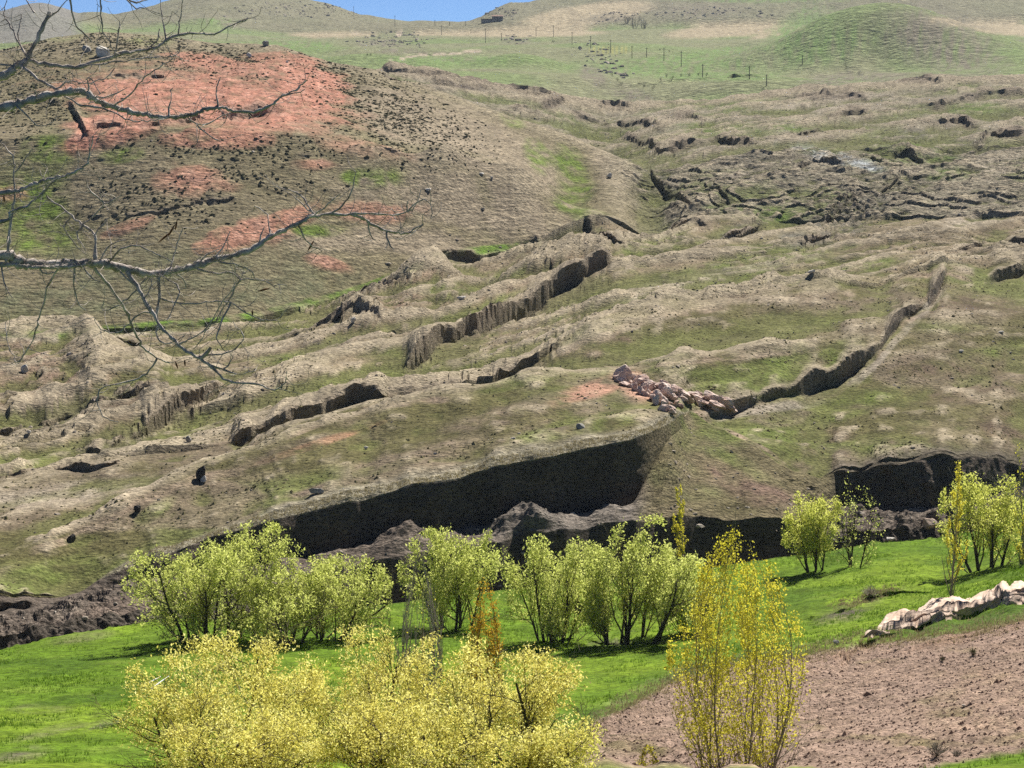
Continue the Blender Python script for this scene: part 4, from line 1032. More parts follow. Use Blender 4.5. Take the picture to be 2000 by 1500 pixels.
# ------------------------------------------------------------------ the bare tree whose branches reach in from the left
def bare_near_tree():
    D0 = 9.0
    tx = -420.0
    gx, gy, gz = unproject(tx, 750, D0)
    g = ground_at(tx, D0, 'n1', 'n4')
    root = empty('bare_tree', (float(gx), D0, g.z - 0.1)); tag(root, 'leafless knotty branches reaching in from the left, nearest of all trees', 'tree', 'bare trees')
    org = np.array([float(gx), D0, g.z - 0.1])
    c1 = lambda pts: [(x / 2.857, y / 2.857) for x, y in pts]
    c4 = lambda pts: [(x / 2.857, y / 2.857 + 480) for x, y in pts]
    c2 = lambda pts: [(x / 2.857 + 650, y / 2.857) for x, y in pts]
    r = np.random.default_rng(5)
    placed = []          # (px, py, Y, radius px)
    twigs = []
    def put(pts, w0, w1_, drift=None, root_=False):
        p = np.array(pts, float)
        Y0 = D0
        if placed and not root_:
            q = np.array(placed); k = int(np.argmin((q[:, 0] - p[0, 0]) ** 2 + (q[:, 1] - p[0, 1]) ** 2)); Y0 = q[k, 2]
            if math.hypot(q[k, 0] - p[0, 0], q[k, 1] - p[0, 1]) < 22: p[0] = q[k, :2]
        L = np.concatenate([[0], np.cumsum(np.linalg.norm(np.diff(p, axis=0), axis=1))])
        dr = r.uniform(-0.0016, 0.0016) if drift is None else drift
        Y = Y0 + dr * L
        n = max(5, int(L[-1] / 9))
        s = spline(np.column_stack([p, Y]), n)
        s[1:-1, :2] += r.normal(0, 1.15, (n - 2, 2))
        w = np.linspace(w0, w1_, n) * 0.88 * (1 + 0.17 * r.normal(0, 1, n))
        for a, b in zip(s, w): placed.append((a[0], a[1], a[2], b))
        x, y, z = unproject(s[:, 0], s[:, 1], s[:, 2])
        pts3 = np.column_stack([x, y, z]) - org
        rad = np.maximum(w, 1.2) * 0.5 * s[:, 2] / FPX
        return pts3, rad, s, w
    def limb(pts, w0, w1_, sides=8, **k):
        a, b, s, w = put(pts, w0, w1_, **k)
        v, f = pipe(a, b, sides)
        mesh_from_arrays('branch', v, f, BARK_PALE, parent=root)
        return s, w
    def twig(pts, w0=4.5, w1_=2.0):
        a, b, s, w = put(pts, w0, w1_)
        v, f = pipe(a, b, 5); mesh_from_arrays('twig', v, f, BARK_PALE, parent=root)
        return s
    # trunk
    x, y, z = unproject(np.full(9, tx) + np.array([0, 6, -8, 4, 10, -4, 0, 8, 14]), np.linspace(750, 750, 9), D0)
    zz = np.linspace(g.z - 0.1, 4.2, 9)
    pts = np.column_stack([x, y, zz]) - org
    v, f = pipe(spline(pts, 40), np.interp(np.linspace(0, 1, 40), [0, 0.06, 0.5, 1], [0.21, 0.15, 0.12, 0.05]), 12)
    mesh_from_arrays('trunk', v, f, BARK_PALE, parent=root)
    main = []
    s = limb([(tx, 300), (-200, 230)] + c1([(0, 425), (80, 375), (155, 335)]), 26, 13, root_=True); main.append(s)
    main.append(limb(c1([(155, 335), (185, 260), (225, 190), (250, 120), (275, 65)]), 11, 8))
    main.append(limb(c1([(155, 335), (250, 360), (350, 370), (450, 370), (540, 340), (640, 310), (740, 290), (830, 275), (890, 255), (925, 230), (985, 195), (1070, 185), (1150, 190), (1220, 180), (1290, 140), (1360, 120), (1385, 100)]), 11, 2.5))
    main.append(limb(c1([(130, 380), (210, 440), (300, 490), (370, 540), (450, 590)]), 7, 4))
    main.append(limb([(tx, 360), (-200, 250)] + c1([(0, 600), (110, 575), (220, 545), (320, 520), (430, 510), (490, 525), (560, 570), (640, 600), (720, 620), (800, 640), (900, 655), (1000, 655), (1080, 635), (1150, 610), (1220, 598), (1290, 615), (1400, 625), (1490, 600), (1550, 555), (1575, 535), (1650, 500), (1710, 450)]), 20, 2.5, root_=True))
    main.append(limb([(tx, 480), (-200, 430)] + c1([(0, 1085), (100, 1065), (180, 1030), (250, 1005), (350, 985), (440, 950), (490, 900), (520, 760)]), 14, 2.5, root_=True))
    main.append(limb([(-200, 430)] + c1([(0, 1235), (60, 1180), (150, 1150), (220, 1090), (300, 1010), (370, 980)]), 8, 3))
    main.append(limb([(tx, 560), (-200, 520)] + c4([(0, 55), (80, 80), (200, 100), (350, 100), (500, 95), (620, 110), (750, 140), (850, 155), (960, 140), (1080, 115), (1180, 80), (1300, 55), (1420, 10)]) + c1([(1510, 1320), (1600, 1275), (1700, 1230), (1760, 1200)]) + c2([(110, 1200), (200, 1240), (290, 1280), (380, 1305), (430, 1290), (500, 1250)]), 26, 2.5, root_=True))
    main.append(limb([(-200, 520)] + c4([(0, 105), (150, 118), (350, 120), (480, 104)]), 15, 7))
    main.append(limb(c1([(530, 1450), (532, 1380), (528, 1310), (460, 1250), (400, 1200), (300, 1130), (260, 1090)]), 8, 2.5))
    main.append(limb(c4([(500, 110), (570, 180), (640, 270), (700, 360), (740, 450), (770, 520), (800, 570), (870, 620), (950, 655)]), 8, 3))
    main.append(limb(c4([(710, 130), (760, 220), (800, 290), (840, 360), (890, 440), (950, 510), (1010, 565), (1080, 610), (1150, 655), (1200, 700), (1260, 745), (1340, 765), (1420, 770), (1490, 795), (1555, 795), (1600, 740), (1600, 700)]), 10, 2.2))
    main.append(limb(c4([(890, 160), (888, 280), (875, 370), (885, 440), (870, 480)]), 8, 5))
    main.append(limb(c1([(40, 1480), (50, 1330), (75, 1150), (80, 980), (75, 870)]), 7, 2.5))
    for q in [c1([(925, 230), (915, 150), (900, 70), (893, -20)]), c1([(985, 195), (1005, 110), (1022, -10)]), c1([(450, 370), (600, 350), (720, 335), (900, 320), (990, 300), (1010, 260)]), c1([(830, 275), (880, 220), (890, 160)]),
              c1([(490, 525), (540, 545), (640, 525), (710, 490)]), c1([(1575, 535), (1640, 520), (1700, 498)]), c1([(640, 595), (720, 530), (800, 440), (870, 390), (960, 330)]), c1([(1040, 645), (1100, 685), (1155, 690), (1230, 650), (1290, 630)]),
              c1([(1220, 598), (1205, 500), (1230, 430)]), c1([(930, 650), (950, 540), (965, 490)]), c1([(450, 590), (600, 610), (690, 660), (760, 680), (850, 670), (950, 655)]), c1([(1100, 690), (1150, 750), (1230, 790)]), c1([(490, 520), (490, 430), (560, 520)]),
              c1([(300, 490), (380, 460), (420, 455), (500, 470), (600, 430), (640, 380)]), c1([(75, 870), (10, 800)]), c1([(80, 980), (130, 900), (180, 830)]), c1([(40, 1460), (0, 1400)]),
              c1([(460, 1250), (530, 1190), (580, 1140), (560, 1080)]), c1([(580, 1140), (630, 1120), (680, 1090)]), c1([(530, 1300), (580, 1240), (610, 1215)]), c1([(580, 1140), (500, 1060), (480, 1000)]), c1([(460, 1250), (430, 1310), (480, 1400)]), c1([(400, 1200), (360, 1260), (400, 1350), (480, 1420)]),
              c1([(960, 1490), (990, 1360), (1020, 1270)]), c1([(1510, 1320), (1490, 1200), (1420, 1150)]), c1([(1440, 1365), (1450, 1310), (1475, 1265)]), c1([(600, 1450), (680, 1390), (760, 1370), (830, 1395), (900, 1430), (960, 1460)]), c1([(560, 1450), (610, 1370), (700, 1340)]),
              c1([(1200, 1430), (1250, 1370), (1285, 1290)]), c1([(1660, 1250), (1700, 1320), (1740, 1370), (1800, 1400)]), c1([(1760, 1200), (1830, 1140), (1900, 1080)]), c1([(1760, 1195), (1690, 1100), (1620, 1060), (1540, 1040)]), c1([(1770, 1200), (1720, 1170), (1620, 1080)]),
              c2([(0, 1170), (60, 1140), (110, 1060), (130, 960)]), c2([(110, 1200), (180, 1190), (300, 1180)]), c2([(100, 1195), (200, 1190), (300, 1195), (400, 1190), (470, 1130), (490, 1060)]), c2([(430, 1180), (500, 1110), (550, 1150), (545, 1220)]), c2([(295, 1285), (310, 1350), (340, 1390)]), c2([(200, 1240), (210, 1310), (240, 1340)]),
              c2([(380, 1305), (440, 1300), (505, 1255)]), c2([(415, 1180), (412, 1150), (420, 1120)]),
              c4([(860, 630), (840, 690), (780, 740), (690, 760), (570, 790), (545, 850), (560, 920), (600, 970), (660, 985)]), c4([(895, 290), (980, 320), (1100, 320), (1200, 315), (1300, 320), (1400, 395), (1470, 410), (1550, 420)]),
              c4([(860, 155), (940, 190), (1000, 235), (980, 310), (930, 420)]), c4([(850, 165), (790, 210), (720, 290), (660, 335), (570, 355), (585, 310)]), c4([(870, 370), (790, 375), (720, 430), (660, 485), (590, 480), (540, 440), (530, 400)]),
              c4([(1080, 115), (1200, 155), (1290, 150), (1340, 190), (1420, 185), (1520, 215), (1600, 220)]), c4([(1335, 190), (1280, 300), (1210, 400), (1140, 500), (1080, 575)]), c4([(1180, 85), (1250, 95), (1330, 110), (1400, 140), (1430, 185), (1500, 190)]), c4([(325, 120), (280, 190), (240, 320), (215, 430), (185, 520), (140, 600), (100, 650), (75, 620), (40, 540), (30, 430)]),
              c4([(415, 115), (410, 220), (440, 330), (480, 360)]), c4([(1100, 625), (1230, 600), (1310, 580), (1355, 510), (1300, 420)]), c4([(870, 480), (890, 530), (950, 540), (1030, 500)]), c4([(1170, 665), (1240, 690), (1290, 640), (1300, 610)]), c4([(460, 105), (500, 170), (560, 200)]), c4([(660, 115), (740, 210), (760, 230)]),
              c4([(0, 100), (20, 200), (70, 290)]), c4([(220, 110), (240, 155), (300, 150), (325, 125)]), c4([(1100, 120), (1140, 60), (1220, 20)]), c4([(960, 140), (1020, 180), (1035, 240)]), c4([(800, 290), (830, 260), (850, 170)]), c4([(1300, 320), (1240, 420), (1210, 520), (1260, 590)]), c4([(1000, 560), (1060, 520), (1160, 450), (1230, 330), (1320, 200)]), c4([(1260, 700), (1340, 715), (1420, 700)]),
              c1([(240, 90), (320, 60), (390, -10)]), c1([(155, 330), (100, 200), (120, 80)]), c1([(150, 290), (70, 180), (25, 80), (40, -10)]), c1([(414, -20), (420, 130), (480, 200), (560, 260), (640, 310)]), c1([(560, -20), (570, 100), (580, 180), (640, 290)]), c1([(640, 310), (655, 200), (668, 120)]), c1([(190, 70), (140, -10)]), c1([(700, -10), (760, 45), (810, 45)]), c1([(680, -5), (760, 15), (820, 0)]),
              c1([(0, 545), (90, 590), (150, 640), (220, 710), (290, 680)]), c1([(0, 360), (70, 365), (140, 360)])]:
        s = twig(q)
    # thick broken stubs
    main.append(limb(c4([(1110, 635), (1140, 605), (1175, 570)]), 8, 8))
    main.append(limb(c4([(870, 165), (895, 165), (925, 150)]), 9, 8))
    # fine twiglets off everything
    q = np.array(placed); fine = []
    for k in r.choice(len(q), 720, replace=False):
        x0, y0, Y0, w0 = q[k]
        if x0 < -40: continue
        a = r.uniform(0, 2 * math.pi); L = r.uniform(12, 70)
        p = [(x0, y0)]
        for j in range(3):
            a += r.normal(0, 0.35); p.append((p[-1][0] + math.cos(a) * L / 3, p[-1][1] - math.sin(a) * L / 3 * 0.9))
            a += 0.25 * (1 if math.cos(a) > 0 else -1)
        s3 = spline(np.column_stack([np.array(p), Y0 + np.linspace(0, r.normal(0, 0.1), 4)]), 7)
        xx, yy, zz = unproject(s3[:, 0], s3[:, 1], s3[:, 2])
        fine.append(pipe(np.column_stack([xx, yy, zz]) - org, np.linspace(1.5, 0.8, 7) * 0.5 * Y0 / FPX, 4))
    v, f = join(fine); mesh_from_arrays('twiglets', v, f, BARK_PALE, parent=root)['kind'] = 'stuff'
    # dry seed pods
    pm = bark_material('dry_pod', (0.10, 0.045, 0.02), (0.24, 0.11, 0.05), 60)
    for (px, py, L, an) in [(345, 713, 17, -70), (361, 709, 14, -85), (515, 566, 26, 15), (607, 480, 26, 60), (322, 463, 34, 40), (335, 450, 30, 60), (344, 440, 22, 80), (8, 388, 14, -85), (493, 611, 12, -85)]:
        kx = int(np.argmin((q[:, 0] - px) ** 2 + (q[:, 1] - py) ** 2)); Y0 = q[kx, 2]
        dxp, dyp = math.cos(math.radians(an)) * L / 2, -math.sin(math.radians(an)) * L / 2
        s3 = np.array([(px - dxp, py - dyp, Y0), (px, py, Y0), (px + dxp, py + dyp, Y0)])
        s3 = spline(s3, 6); xx, yy, zz = unproject(s3[:, 0], s3[:, 1], s3[:, 2])
        v, f = pipe(np.column_stack([xx, yy, zz]) - org, np.array([0.3, 2.2, 3.2, 3.0, 2.0, 0.3]) * 0.5 * Y0 / FPX * 1.3, 6)
        mesh_from_arrays('seed_pod', v, f, pm, parent=root)
bare_near_tree()


# ------------------------------------------------------------------ rocks
import bmesh
def ico(sub):
    bm = bmesh.new(); bmesh.ops.create_icosphere(bm, subdivisions=sub, radius=1.0)
    v = np.array([q.co[:] for q in bm.verts]); f = np.array([[q.index for q in p.verts] for p in bm.faces]); bm.free()
    return v, f
ICO = {k: ico(k) for k in (1, 2, 3, 4)}
def rock_shape(r, sub=3, cuts=11, rough=0.10):
    v, f = ICO[sub]; v = v.copy()
    for _ in range(cuts):
        n = r.normal(0, 1, 3); n /= np.linalg.norm(n); t = r.uniform(0.35, 0.8)
        d = v @ n - t
        v -= np.maximum(d, 0)[:, None] * n * 0.92
    v *= (1 + rough * fbm(v[:, 0] * 1.7 + r.uniform(0, 99), v[:, 1] * 1.7 + v[:, 2] * 1.3, 500, 3))[:, None]
    return v, f
def rock_material(name, c0, c1, c2=None, scale=1.6, bump=0.25):
    m, nt, out = new_mat(name)
    bs = N(nt, 'ShaderNodeBsdfPrincipled'); bs.inputs['Roughness'].default_value = 0.9; bs.inputs['Specular IOR Level'].default_value = 0.15
    tc = N(nt, 'ShaderNodeTexCoord')
    f = noise_node(nt, tc.outputs['Object'], scale, 6, 0.65)
    cr = N(nt, 'ShaderNodeValToRGB'); e = cr.color_ramp.elements
    e[0].position, e[1].position = 0.36, 0.62; e[0].color = (*c0, 1); e[1].color = (*c1, 1)
    if c2: q = e.new(0.72); q.color = (*c2, 1)
    nt.links.new(f, cr.inputs[0]); nt.links.new(cr.outputs[0], bs.inputs['Base Color'])
    g = noise_node(nt, tc.outputs['Object'], scale * 2.5, 5, 0.65)
    bp = N(nt, 'ShaderNodeBump'); bp.inputs['Strength'].default_value = 1.0; bp.inputs['Distance'].default_value = bump
    nt.links.new(g, bp.inputs['Height']); nt.links.new(bp.outputs[0], bs.inputs['Normal'])
    nt.links.new(bs.outputs[0], out.inputs['Surface'])
    return m
ROCK_PALE = rock_material('pale_limestone', (0.50, 0.46, 0.39), (0.76, 0.71, 0.62))
ROCK_GREY = rock_material('grey_lichen_rock', (0.22, 0.21, 0.185), (0.46, 0.43, 0.37))
ROCK_DARK = rock_material('dark_weathered_rock', (0.028, 0.026, 0.024), (0.085, 0.075, 0.065))
ROCK_PINK = rock_material('pink_limestone', (0.42, 0.27, 0.21), (0.68, 0.55, 0.47), (0.80, 0.72, 0.64), scale=0.7)
ROCK_PEACH = rock_material('peach_sandstone', (0.46, 0.33, 0.24), (0.66, 0.52, 0.41), (0.72, 0.62, 0.52), scale=0.6, bump=0.18)

def boulder(label, px, py, w, h, mat, seed, a='H', b='S', group='boulders on the slopes', tall=1.0, name='boulder'):
    r = np.random.default_rng(seed)
    g = ground(px, py, a, b)
    W = px2m(w, g.y); Hh = px2m(h, g.y)
    v, f = rock_shape(r, 3 if w > 12 else 2)
    v = v * np.array([W / 2, W / 2 * r.uniform(0.7, 1.0), Hh * 0.62]); v[:, 2] += Hh * 0.34
    o = mesh_from_arrays(name, v, f, mat, smooth=False)
    o.location = g; tag(o, label, 'boulder' if name == 'boulder' else 'rock', group)
    return o
boulder('dark upright boulder standing like a tooth on the left slope', 393, 938, 28, 44, ROCK_DARK, 601)
boulder('small pale round boulder leaning on the dark upright one', 397, 944, 15, 18, ROCK_PALE, 602)
boulder('flat grey boulder lying on the mound just above the dark scarp', 615, 966, 36, 15, ROCK_GREY, 603)
boulder('dark rounded boulder at the end of the rubble bank on the left slope', 266, 1003, 20, 22, ROCK_DARK, 604)
boulder('brown boulder on the grassy tongue above the leftmost willow', 138, 1058, 24, 16, ROCK_DARK, 605)
boulder('pale boulder on the brown slope at the left border', 50, 730, 20, 20, ROCK_PALE, 606)
boulder('pale flat boulder beside the green swale on the hill flank', 1189, 348, 20, 10, ROCK_PALE, 607, 'K', 'L')
boulder('tilted pale slab below the hill crest, behind the near branches', 201, 110, 30, 26, ROCK_PALE, 608, 'K', 'L')
boulder('dark shaded boulder left of the tilted slab below the hill crest', 166, 104, 26, 16, ROCK_GREY, 609, 'K', 'L')
boulder('grey boulder on the hill crest, largest of the crest rocks', 517, 88, 22, 11, ROCK_GREY, 610, 'K', 'L')
boulder('pale boulder just under the hill crest, above the red clay', 487, 114, 14, 10, ROCK_PALE, 611, 'K', 'L')
boulder('small pale boulder on the crest between the two larger crest rocks', 560, 126, 10, 7, ROCK_PALE, 612, 'K', 'L')
boulder('round whitish boulder on the little knoll left of the central fissure', 690, 640, 12, 12, ROCK_PALE, 613, 'J', 'K')
boulder('grey boulder in the hollow between the two left cracks', 368, 864, 13, 13, ROCK_GREY, 614, 'J', 'K')
boulder('dark flat boulder on the mound below the pink outcrop', 1131, 838, 26, 10, ROCK_GREY, 615, 'H', 'J')
boulder('whitish flat stone on the brown slope near the right border', 1953, 652, 13, 6, ROCK_PALE, 616, 'H', 'J')
boulder('whitish flat stone on the right slope, lower of two', 1876, 689, 12, 6, ROCK_PALE, 617, 'H', 'J')
boulder('small pale stone in the middle of the mound', 713, 878, 11, 8, ROCK_PALE, 618, 'H', 'J')
boulder('pale slab on the brown hummock above the central fissure', 900, 586, 18, 8, ROCK_PALE, 619, 'J', 'K')
boulder('pale slab on the green slope above the beige ridge', 1584, 567, 20, 8, ROCK_PALE, 620, 'J', 'K')
boulder('pale stone at the left border under the rubble bank', 54, 855, 13, 9, ROCK_PALE, 621, 'J', 'K')
boulder('small pale stone on the bare hill spur, left of a pair', 938, 343, 11, 5, ROCK_PALE, 622, 'K', 'L')
boulder('small brown stone on the bare hill spur, right of a pair', 961, 350, 8, 7, ROCK_GREY, 623, 'K', 'L')
boulder('dark stone on the bare hill flank below the spur', 942, 410, 13, 6, ROCK_GREY, 624, 'K', 'L')
boulder('pale stone on the olive hill flank left of the spur', 836, 374, 14, 6, ROCK_PALE, 625, 'K', 'L')
boulder('grey boulder lying at the lower end of the peach rock ledge', 1632, 1260, 19, 12, ROCK_GREY, 626, 'A', 'C', 'loose rocks by the meadow')
boulder('white stone lying in the ploughed field', 1879, 1382, 9, 7, ROCK_PALE, 627, 'n4', 'B', 'loose rocks by the meadow')
boulder('pale rock slab on the right bank behind the lemon willow', 1812, 1032, 34, 30, ROCK_PEACH, 628, 'C', 'G', 'loose rocks by the meadow')
boulder('pale flat rock in the gully behind the bare tree', 1738, 1058, 30, 9, ROCK_PALE, 629, 'C', 'G', 'loose rocks by the meadow')
boulder('pale flat rock in the gully beside the lemon-tipped willow', 1652, 1068, 22, 14, ROCK_PALE, 630, 'C', 'G', 'loose rocks by the meadow')

def outcrop(name, label, group, pieces, mat, a, b, seed, sub=3):
    r = np.random.default_rng(seed)
    g0 = ground(pieces[0][0], pieces[0][1], a, b)
    root = empty(name, g0); tag(root, label, 'rock outcrop', group)
    for (px, py, w, h, tilt) in pieces:
        g = ground(px, py, a, b) - g0
        Y = g.y + g0.y
        v, f = rock_shape(r, sub, 14, 0.28)
        W, Hh = px2m(w, Y), px2m(h, Y)
        v = v * np.array([W / 2, W * 0.42, Hh * 0.62])
        t = math.radians(tilt); R = np.array([[math.cos(t), 0, math.sin(t)], [0, 1, 0], [-math.sin(t), 0, math.cos(t)]])
        v = v @ R.T; v[:, 2] += Hh * 0.25
        o = mesh_from_arrays('rock', v + np.array(g), f, mat, smooth=False, parent=root)
    return root
P = []
rp = np.random.default_rng(71)
line = np.array([(1206, 742), (1216, 738), (1232, 748), (1248, 760), (1264, 772), (1284, 790), (1304, 802), (1324, 800)])
for k in range(36):
    t = k / 35 * (len(line) - 1); i = min(int(t), len(line) - 2); q = line[i] + (line[i + 1] - line[i]) * (t - i)
    P.append((q[0] + rp.normal(0, 7), q[1] + rp.normal(0, 6), rp.uniform(14, 30), rp.uniform(10, 26), rp.uniform(15, 60)))
line = np.array([(1236, 736), (1270, 752), (1310, 764), (1350, 772), (1390, 782), (1425, 795)])
for k in range(44):
    t = k / 43 * (len(line) - 1); i = min(int(t), len(line) - 2); q = line[i] + (line[i + 1] - line[i]) * (t - i)
    P.append((q[0] + rp.normal(0, 8), q[1] + rp.uniform(-6, 26) * (1 - k / 80), rp.uniform(16, 46), rp.uniform(8, 20), rp.uniform(8, 35)))
P.append((1212, 738, 30, 44, 60)); P.append((1222, 746, 26, 40, 40)); P.append((1395, 784, 62, 24, 12)); P.append((1300, 775, 56, 24, 30)); P.append((1335, 778, 54, 24, 25))
outcrop('rock_outcrop', 'jagged pink and white rock outcrop rising from the top of the mound', 'bare rock outcrops', P, ROCK_PINK, 'H', 'J', 72)
def rock_ledge():
    top = np.array([(1673,1250),(1702,1234),(1730,1210),(1765,1199),(1786,1203),(1792,1192),(1825,1175),(1860,1171),(1909,1168),(1930,1154),(1947,1150),(1972,1151),(1979,1143),(2000,1138),(2050,1118),(2110,1098)], float)
    bot = np.array([(1673,1251),(1720,1238),(1786,1224),(1839,1210),(1874,1208),(1909,1194),(1954,1180),(2000,1178),(2110,1150)], float)
    pxs = np.arange(1673, 2108, 2.6); nt_ = 26
    G = np.array([[tuple(ground(px, y, 'A', 'C')) for y in np.linspace(np.interp(px, bot[:, 0], bot[:, 1]) + 4, np.interp(px, top[:, 0], top[:, 1]) + 2, nt_)] for px in pxs])
    t = np.linspace(0, 1, nt_)[None, :]
    x, y = G[..., 0], G[..., 1]
    end = (sst(0, 40, pxs - 1673) * (1 - sst(2060, 2107, pxs)))[:, None]
    lump = 0.75 + 0.9 * fbm(x / 2.6, y / 6.0, 700, 2) + 0.10 * fbm(x / 0.8, y / 1.4, 701, 2)
    crack = 1 - 0.4 * np.exp(-(np.abs(pn(x / 2.4, y / 9.0, 702)) / 0.07) ** 2)
    h = np.sin(np.pi * np.clip(t * 0.98 + 0.01, 0, 1)) ** 0.55 * lump * crack * 0.85 * (0.12 + 0.88 * end)
    G[..., 2] += h - 0.10
    o0 = G[0, 0].copy()
    v = (G - o0).reshape(-1, 3); n0, n1 = len(pxs), nt_
    i = np.arange(n0 * n1).reshape(n0, n1)
    f = np.stack([i[:-1, :-1], i[1:, :-1], i[1:, 1:], i[:-1, 1:]], -1).reshape(-1, 4)
    o = mesh_from_arrays('rock_ledge', v, f, ROCK_PEACH, smooth=True); o.location = o0
    tag(o, 'long pale peach rock ledge between the meadow and the ploughed field', 'rock outcrop', 'bare rock outcrops')
rock_ledge()

# ------------------------------------------------------------------ scattered cover that nobody could count
def pick(maskarr, count, r, a, b):
    """random ground points, weighted by a mask times the area each grid cell covers"""
    r0, r1 = rowstart[a], rowstart[b]
    m = np.clip(np.broadcast_to(maskarr, (NR, NC))[r0:r1], 0, None).astype(np.float64)
    cols_ok = (PX > -60) & (PX < 2060); m = m * cols_ok[None, :]
    ar = np.abs(np.gradient(X[r0:r1], axis=1) * np.gradient(YY[r0:r1], axis=0))
    p = (m * ar).ravel(); p = np.clip(p, 0, None); p /= p.sum()
    k = r.choice(p.size, count, p=p)
    i, j = k // NC + r0, k % NC
    i2 = np.clip(i + 1, 0, NR - 1); j2 = np.clip(j + 1, 0, NC - 1)
    u, v = r.random(count), r.random(count)
    A = np.stack([X[i, j], YY[i, j], Z[i, j]], 1); B = np.stack([X[i, j2], YY[i, j2], Z[i, j2]], 1); Cc = np.stack([X[i2, j], YY[i2, j], Z[i2, j]], 1)
    return A + (B - A) * u[:, None] * 0.5 + (Cc - A) * v[:, None] * 0.5
_a5 = np.arange(5) * 2 * math.pi / 5
DOME = (np.vstack([np.stack([np.cos(_a5), np.sin(_a5), -0.4 + 0 * _a5], 1), np.stack([0.62 * np.cos(_a5 + 0.6), 0.62 * np.sin(_a5 + 0.6), 0.6 + 0 * _a5], 1), [[0, 0, 1.0]]]),
        np.array([(i, (i + 1) % 5, 5 + i) for i in range(5)] + [((i + 1) % 5, 5 + (i + 1) % 5, 5 + i) for i in range(5)] + [(5 + i, 5 + (i + 1) % 5, 10) for i in range(5)]))
TUFT = (np.vstack([np.stack([np.cos(_a5), np.sin(_a5), -0.4 + 0 * _a5], 1), [[0, 0, 1.0]]]), np.array([(i, (i + 1) % 5, 5) for i in range(5)]))
def cushions(name, label, cat, pts, size, mat, r, squash=0.55, shape=None):
    v, f = shape or DOME; n = len(pts)
    s = size * r.lognormal(0, 0.35, n)
    jit = 1 + 0.28 * r.normal(0, 1, (n, len(v), 1))
    sc = np.stack([s * r.uniform(0.8, 1.5, n), s * r.uniform(0.8, 1.2, n), s * squash * r.uniform(0.7, 1.2, n)], 1)
    vs = v[None] * jit * sc[:, None] + pts[:, None] + np.array([0, 0, 0.12]) * s[:, None, None]
    fs = f[None] + (np.arange(n) * len(v))[:, None, None]
    o = mesh_from_arrays(name, vs.reshape(-1, 3), fs.reshape(-1, 3), mat, smooth=False)
    return tag(o, label, cat, kind='stuff')
SCRUB = leaf_material('dark_scrub', [(0.040, 0.042, 0.026), (0.070, 0.070, 0.042), (0.105, 0.095, 0.060)], 0.1)
TUSS = leaf_material('dry_turf', [(0.110, 0.100, 0.048), (0.190, 0.170, 0.085), (0.290, 0.250, 0.155)], 0.15)
STONE = leaf_material('loose_stone', [(0.22, 0.18, 0.14), (0.36, 0.31, 0.25), (0.50, 0.45, 0.38)], 0.0)
r9 = np.random.default_rng(9)
sm_ = np.zeros((NR, NC))
for b in [(200,90,280,36,4,1.0),(420,120,320,36,8,0.9),(760,230,170,90,28,1.0),(660,180,90,70,20,0.9),(450,290,260,34,2,1.0),(300,380,170,50,0,0.9),(480,350,200,44,0,0.6),(60,200,110,90,0,0.7),(330,430,200,28,0,0.7),(860,260,120,70,28,0.45),(620,130,120,34,10,0.8),(400,200,280,56,4,0.10)]:
    sm_ = np.maximum(sm_, blob(*b[:5], soft=0.9, nz=0.8) * b[5])
sm_ = sm_ * rr('K', 'L') * np.clip(0.3 + 1.4 * (w1 + 0.7 * w2 + 0.2), 0, 2)
cushions('scrub', 'dark low scrub cushions dotting the red-clay hill', 'scrub', pick(sm_ * (1 - 0.65 * redm), 6500, r9, 'K', 'L'), 0.235, SCRUB, r9)
tm_ = np.zeros((NR, NC)) + rr('H', 'N') * np.clip(0.25 + 1.2 * (w1 + w2), 0, 2) * np.clip(260 / YY, 0.25, 1.2) * (1 - 0.75 * hl)
cushions('turf_tussocks', 'small dry turf tussocks covering the eroded slopes', 'grass', pick(tm_, 34000, r9, 'H', 'N'), 0.115, TUSS, r9, 0.6, TUFT)
st_ = (rr('J', 'K') + 0.35 * rr('H', 'J') + 0.5 * bad + 0.35 * hl) * np.clip(0.05 + (w1 + 0.5 * w2), 0, 2) + 0.6 * rr('E', 'G')
cushions('loose_stones', 'loose pale stones strewn over the slopes', 'stones', pick(st_, 2600, r9, 'E', 'N'), 0.16, STONE, r9, 0.6)
fs_ = rr('O', 'S') * np.clip(np.maximum.reduce([blob(770,80,70,14), blob(1010,78,40,8), blob(1180,120,60,30,30), blob(1400,30,150,16), blob(1190,35,60,12), blob(600,20,160,16), blob(980,28,50,10)]), 0, 1)
cushions('distant_stones', 'grey stones scattered over the far plain and hills', 'stones', pick(fs_, 700, r9, 'O', 'S'), 0.9, STONE, r9, 0.6)
CLOD = leaf_material('soil_clods', [(0.190, 0.130, 0.100), (0.270, 0.190, 0.145), (0.360, 0.265, 0.205)], 0.0)
cushions('soil_clods', 'reddish clods turned up in the ploughed field', 'soil', pick(fieldm, 14000, r9, 'n4', 'C'), 0.055, CLOD, r9, 0.7, TUFT)

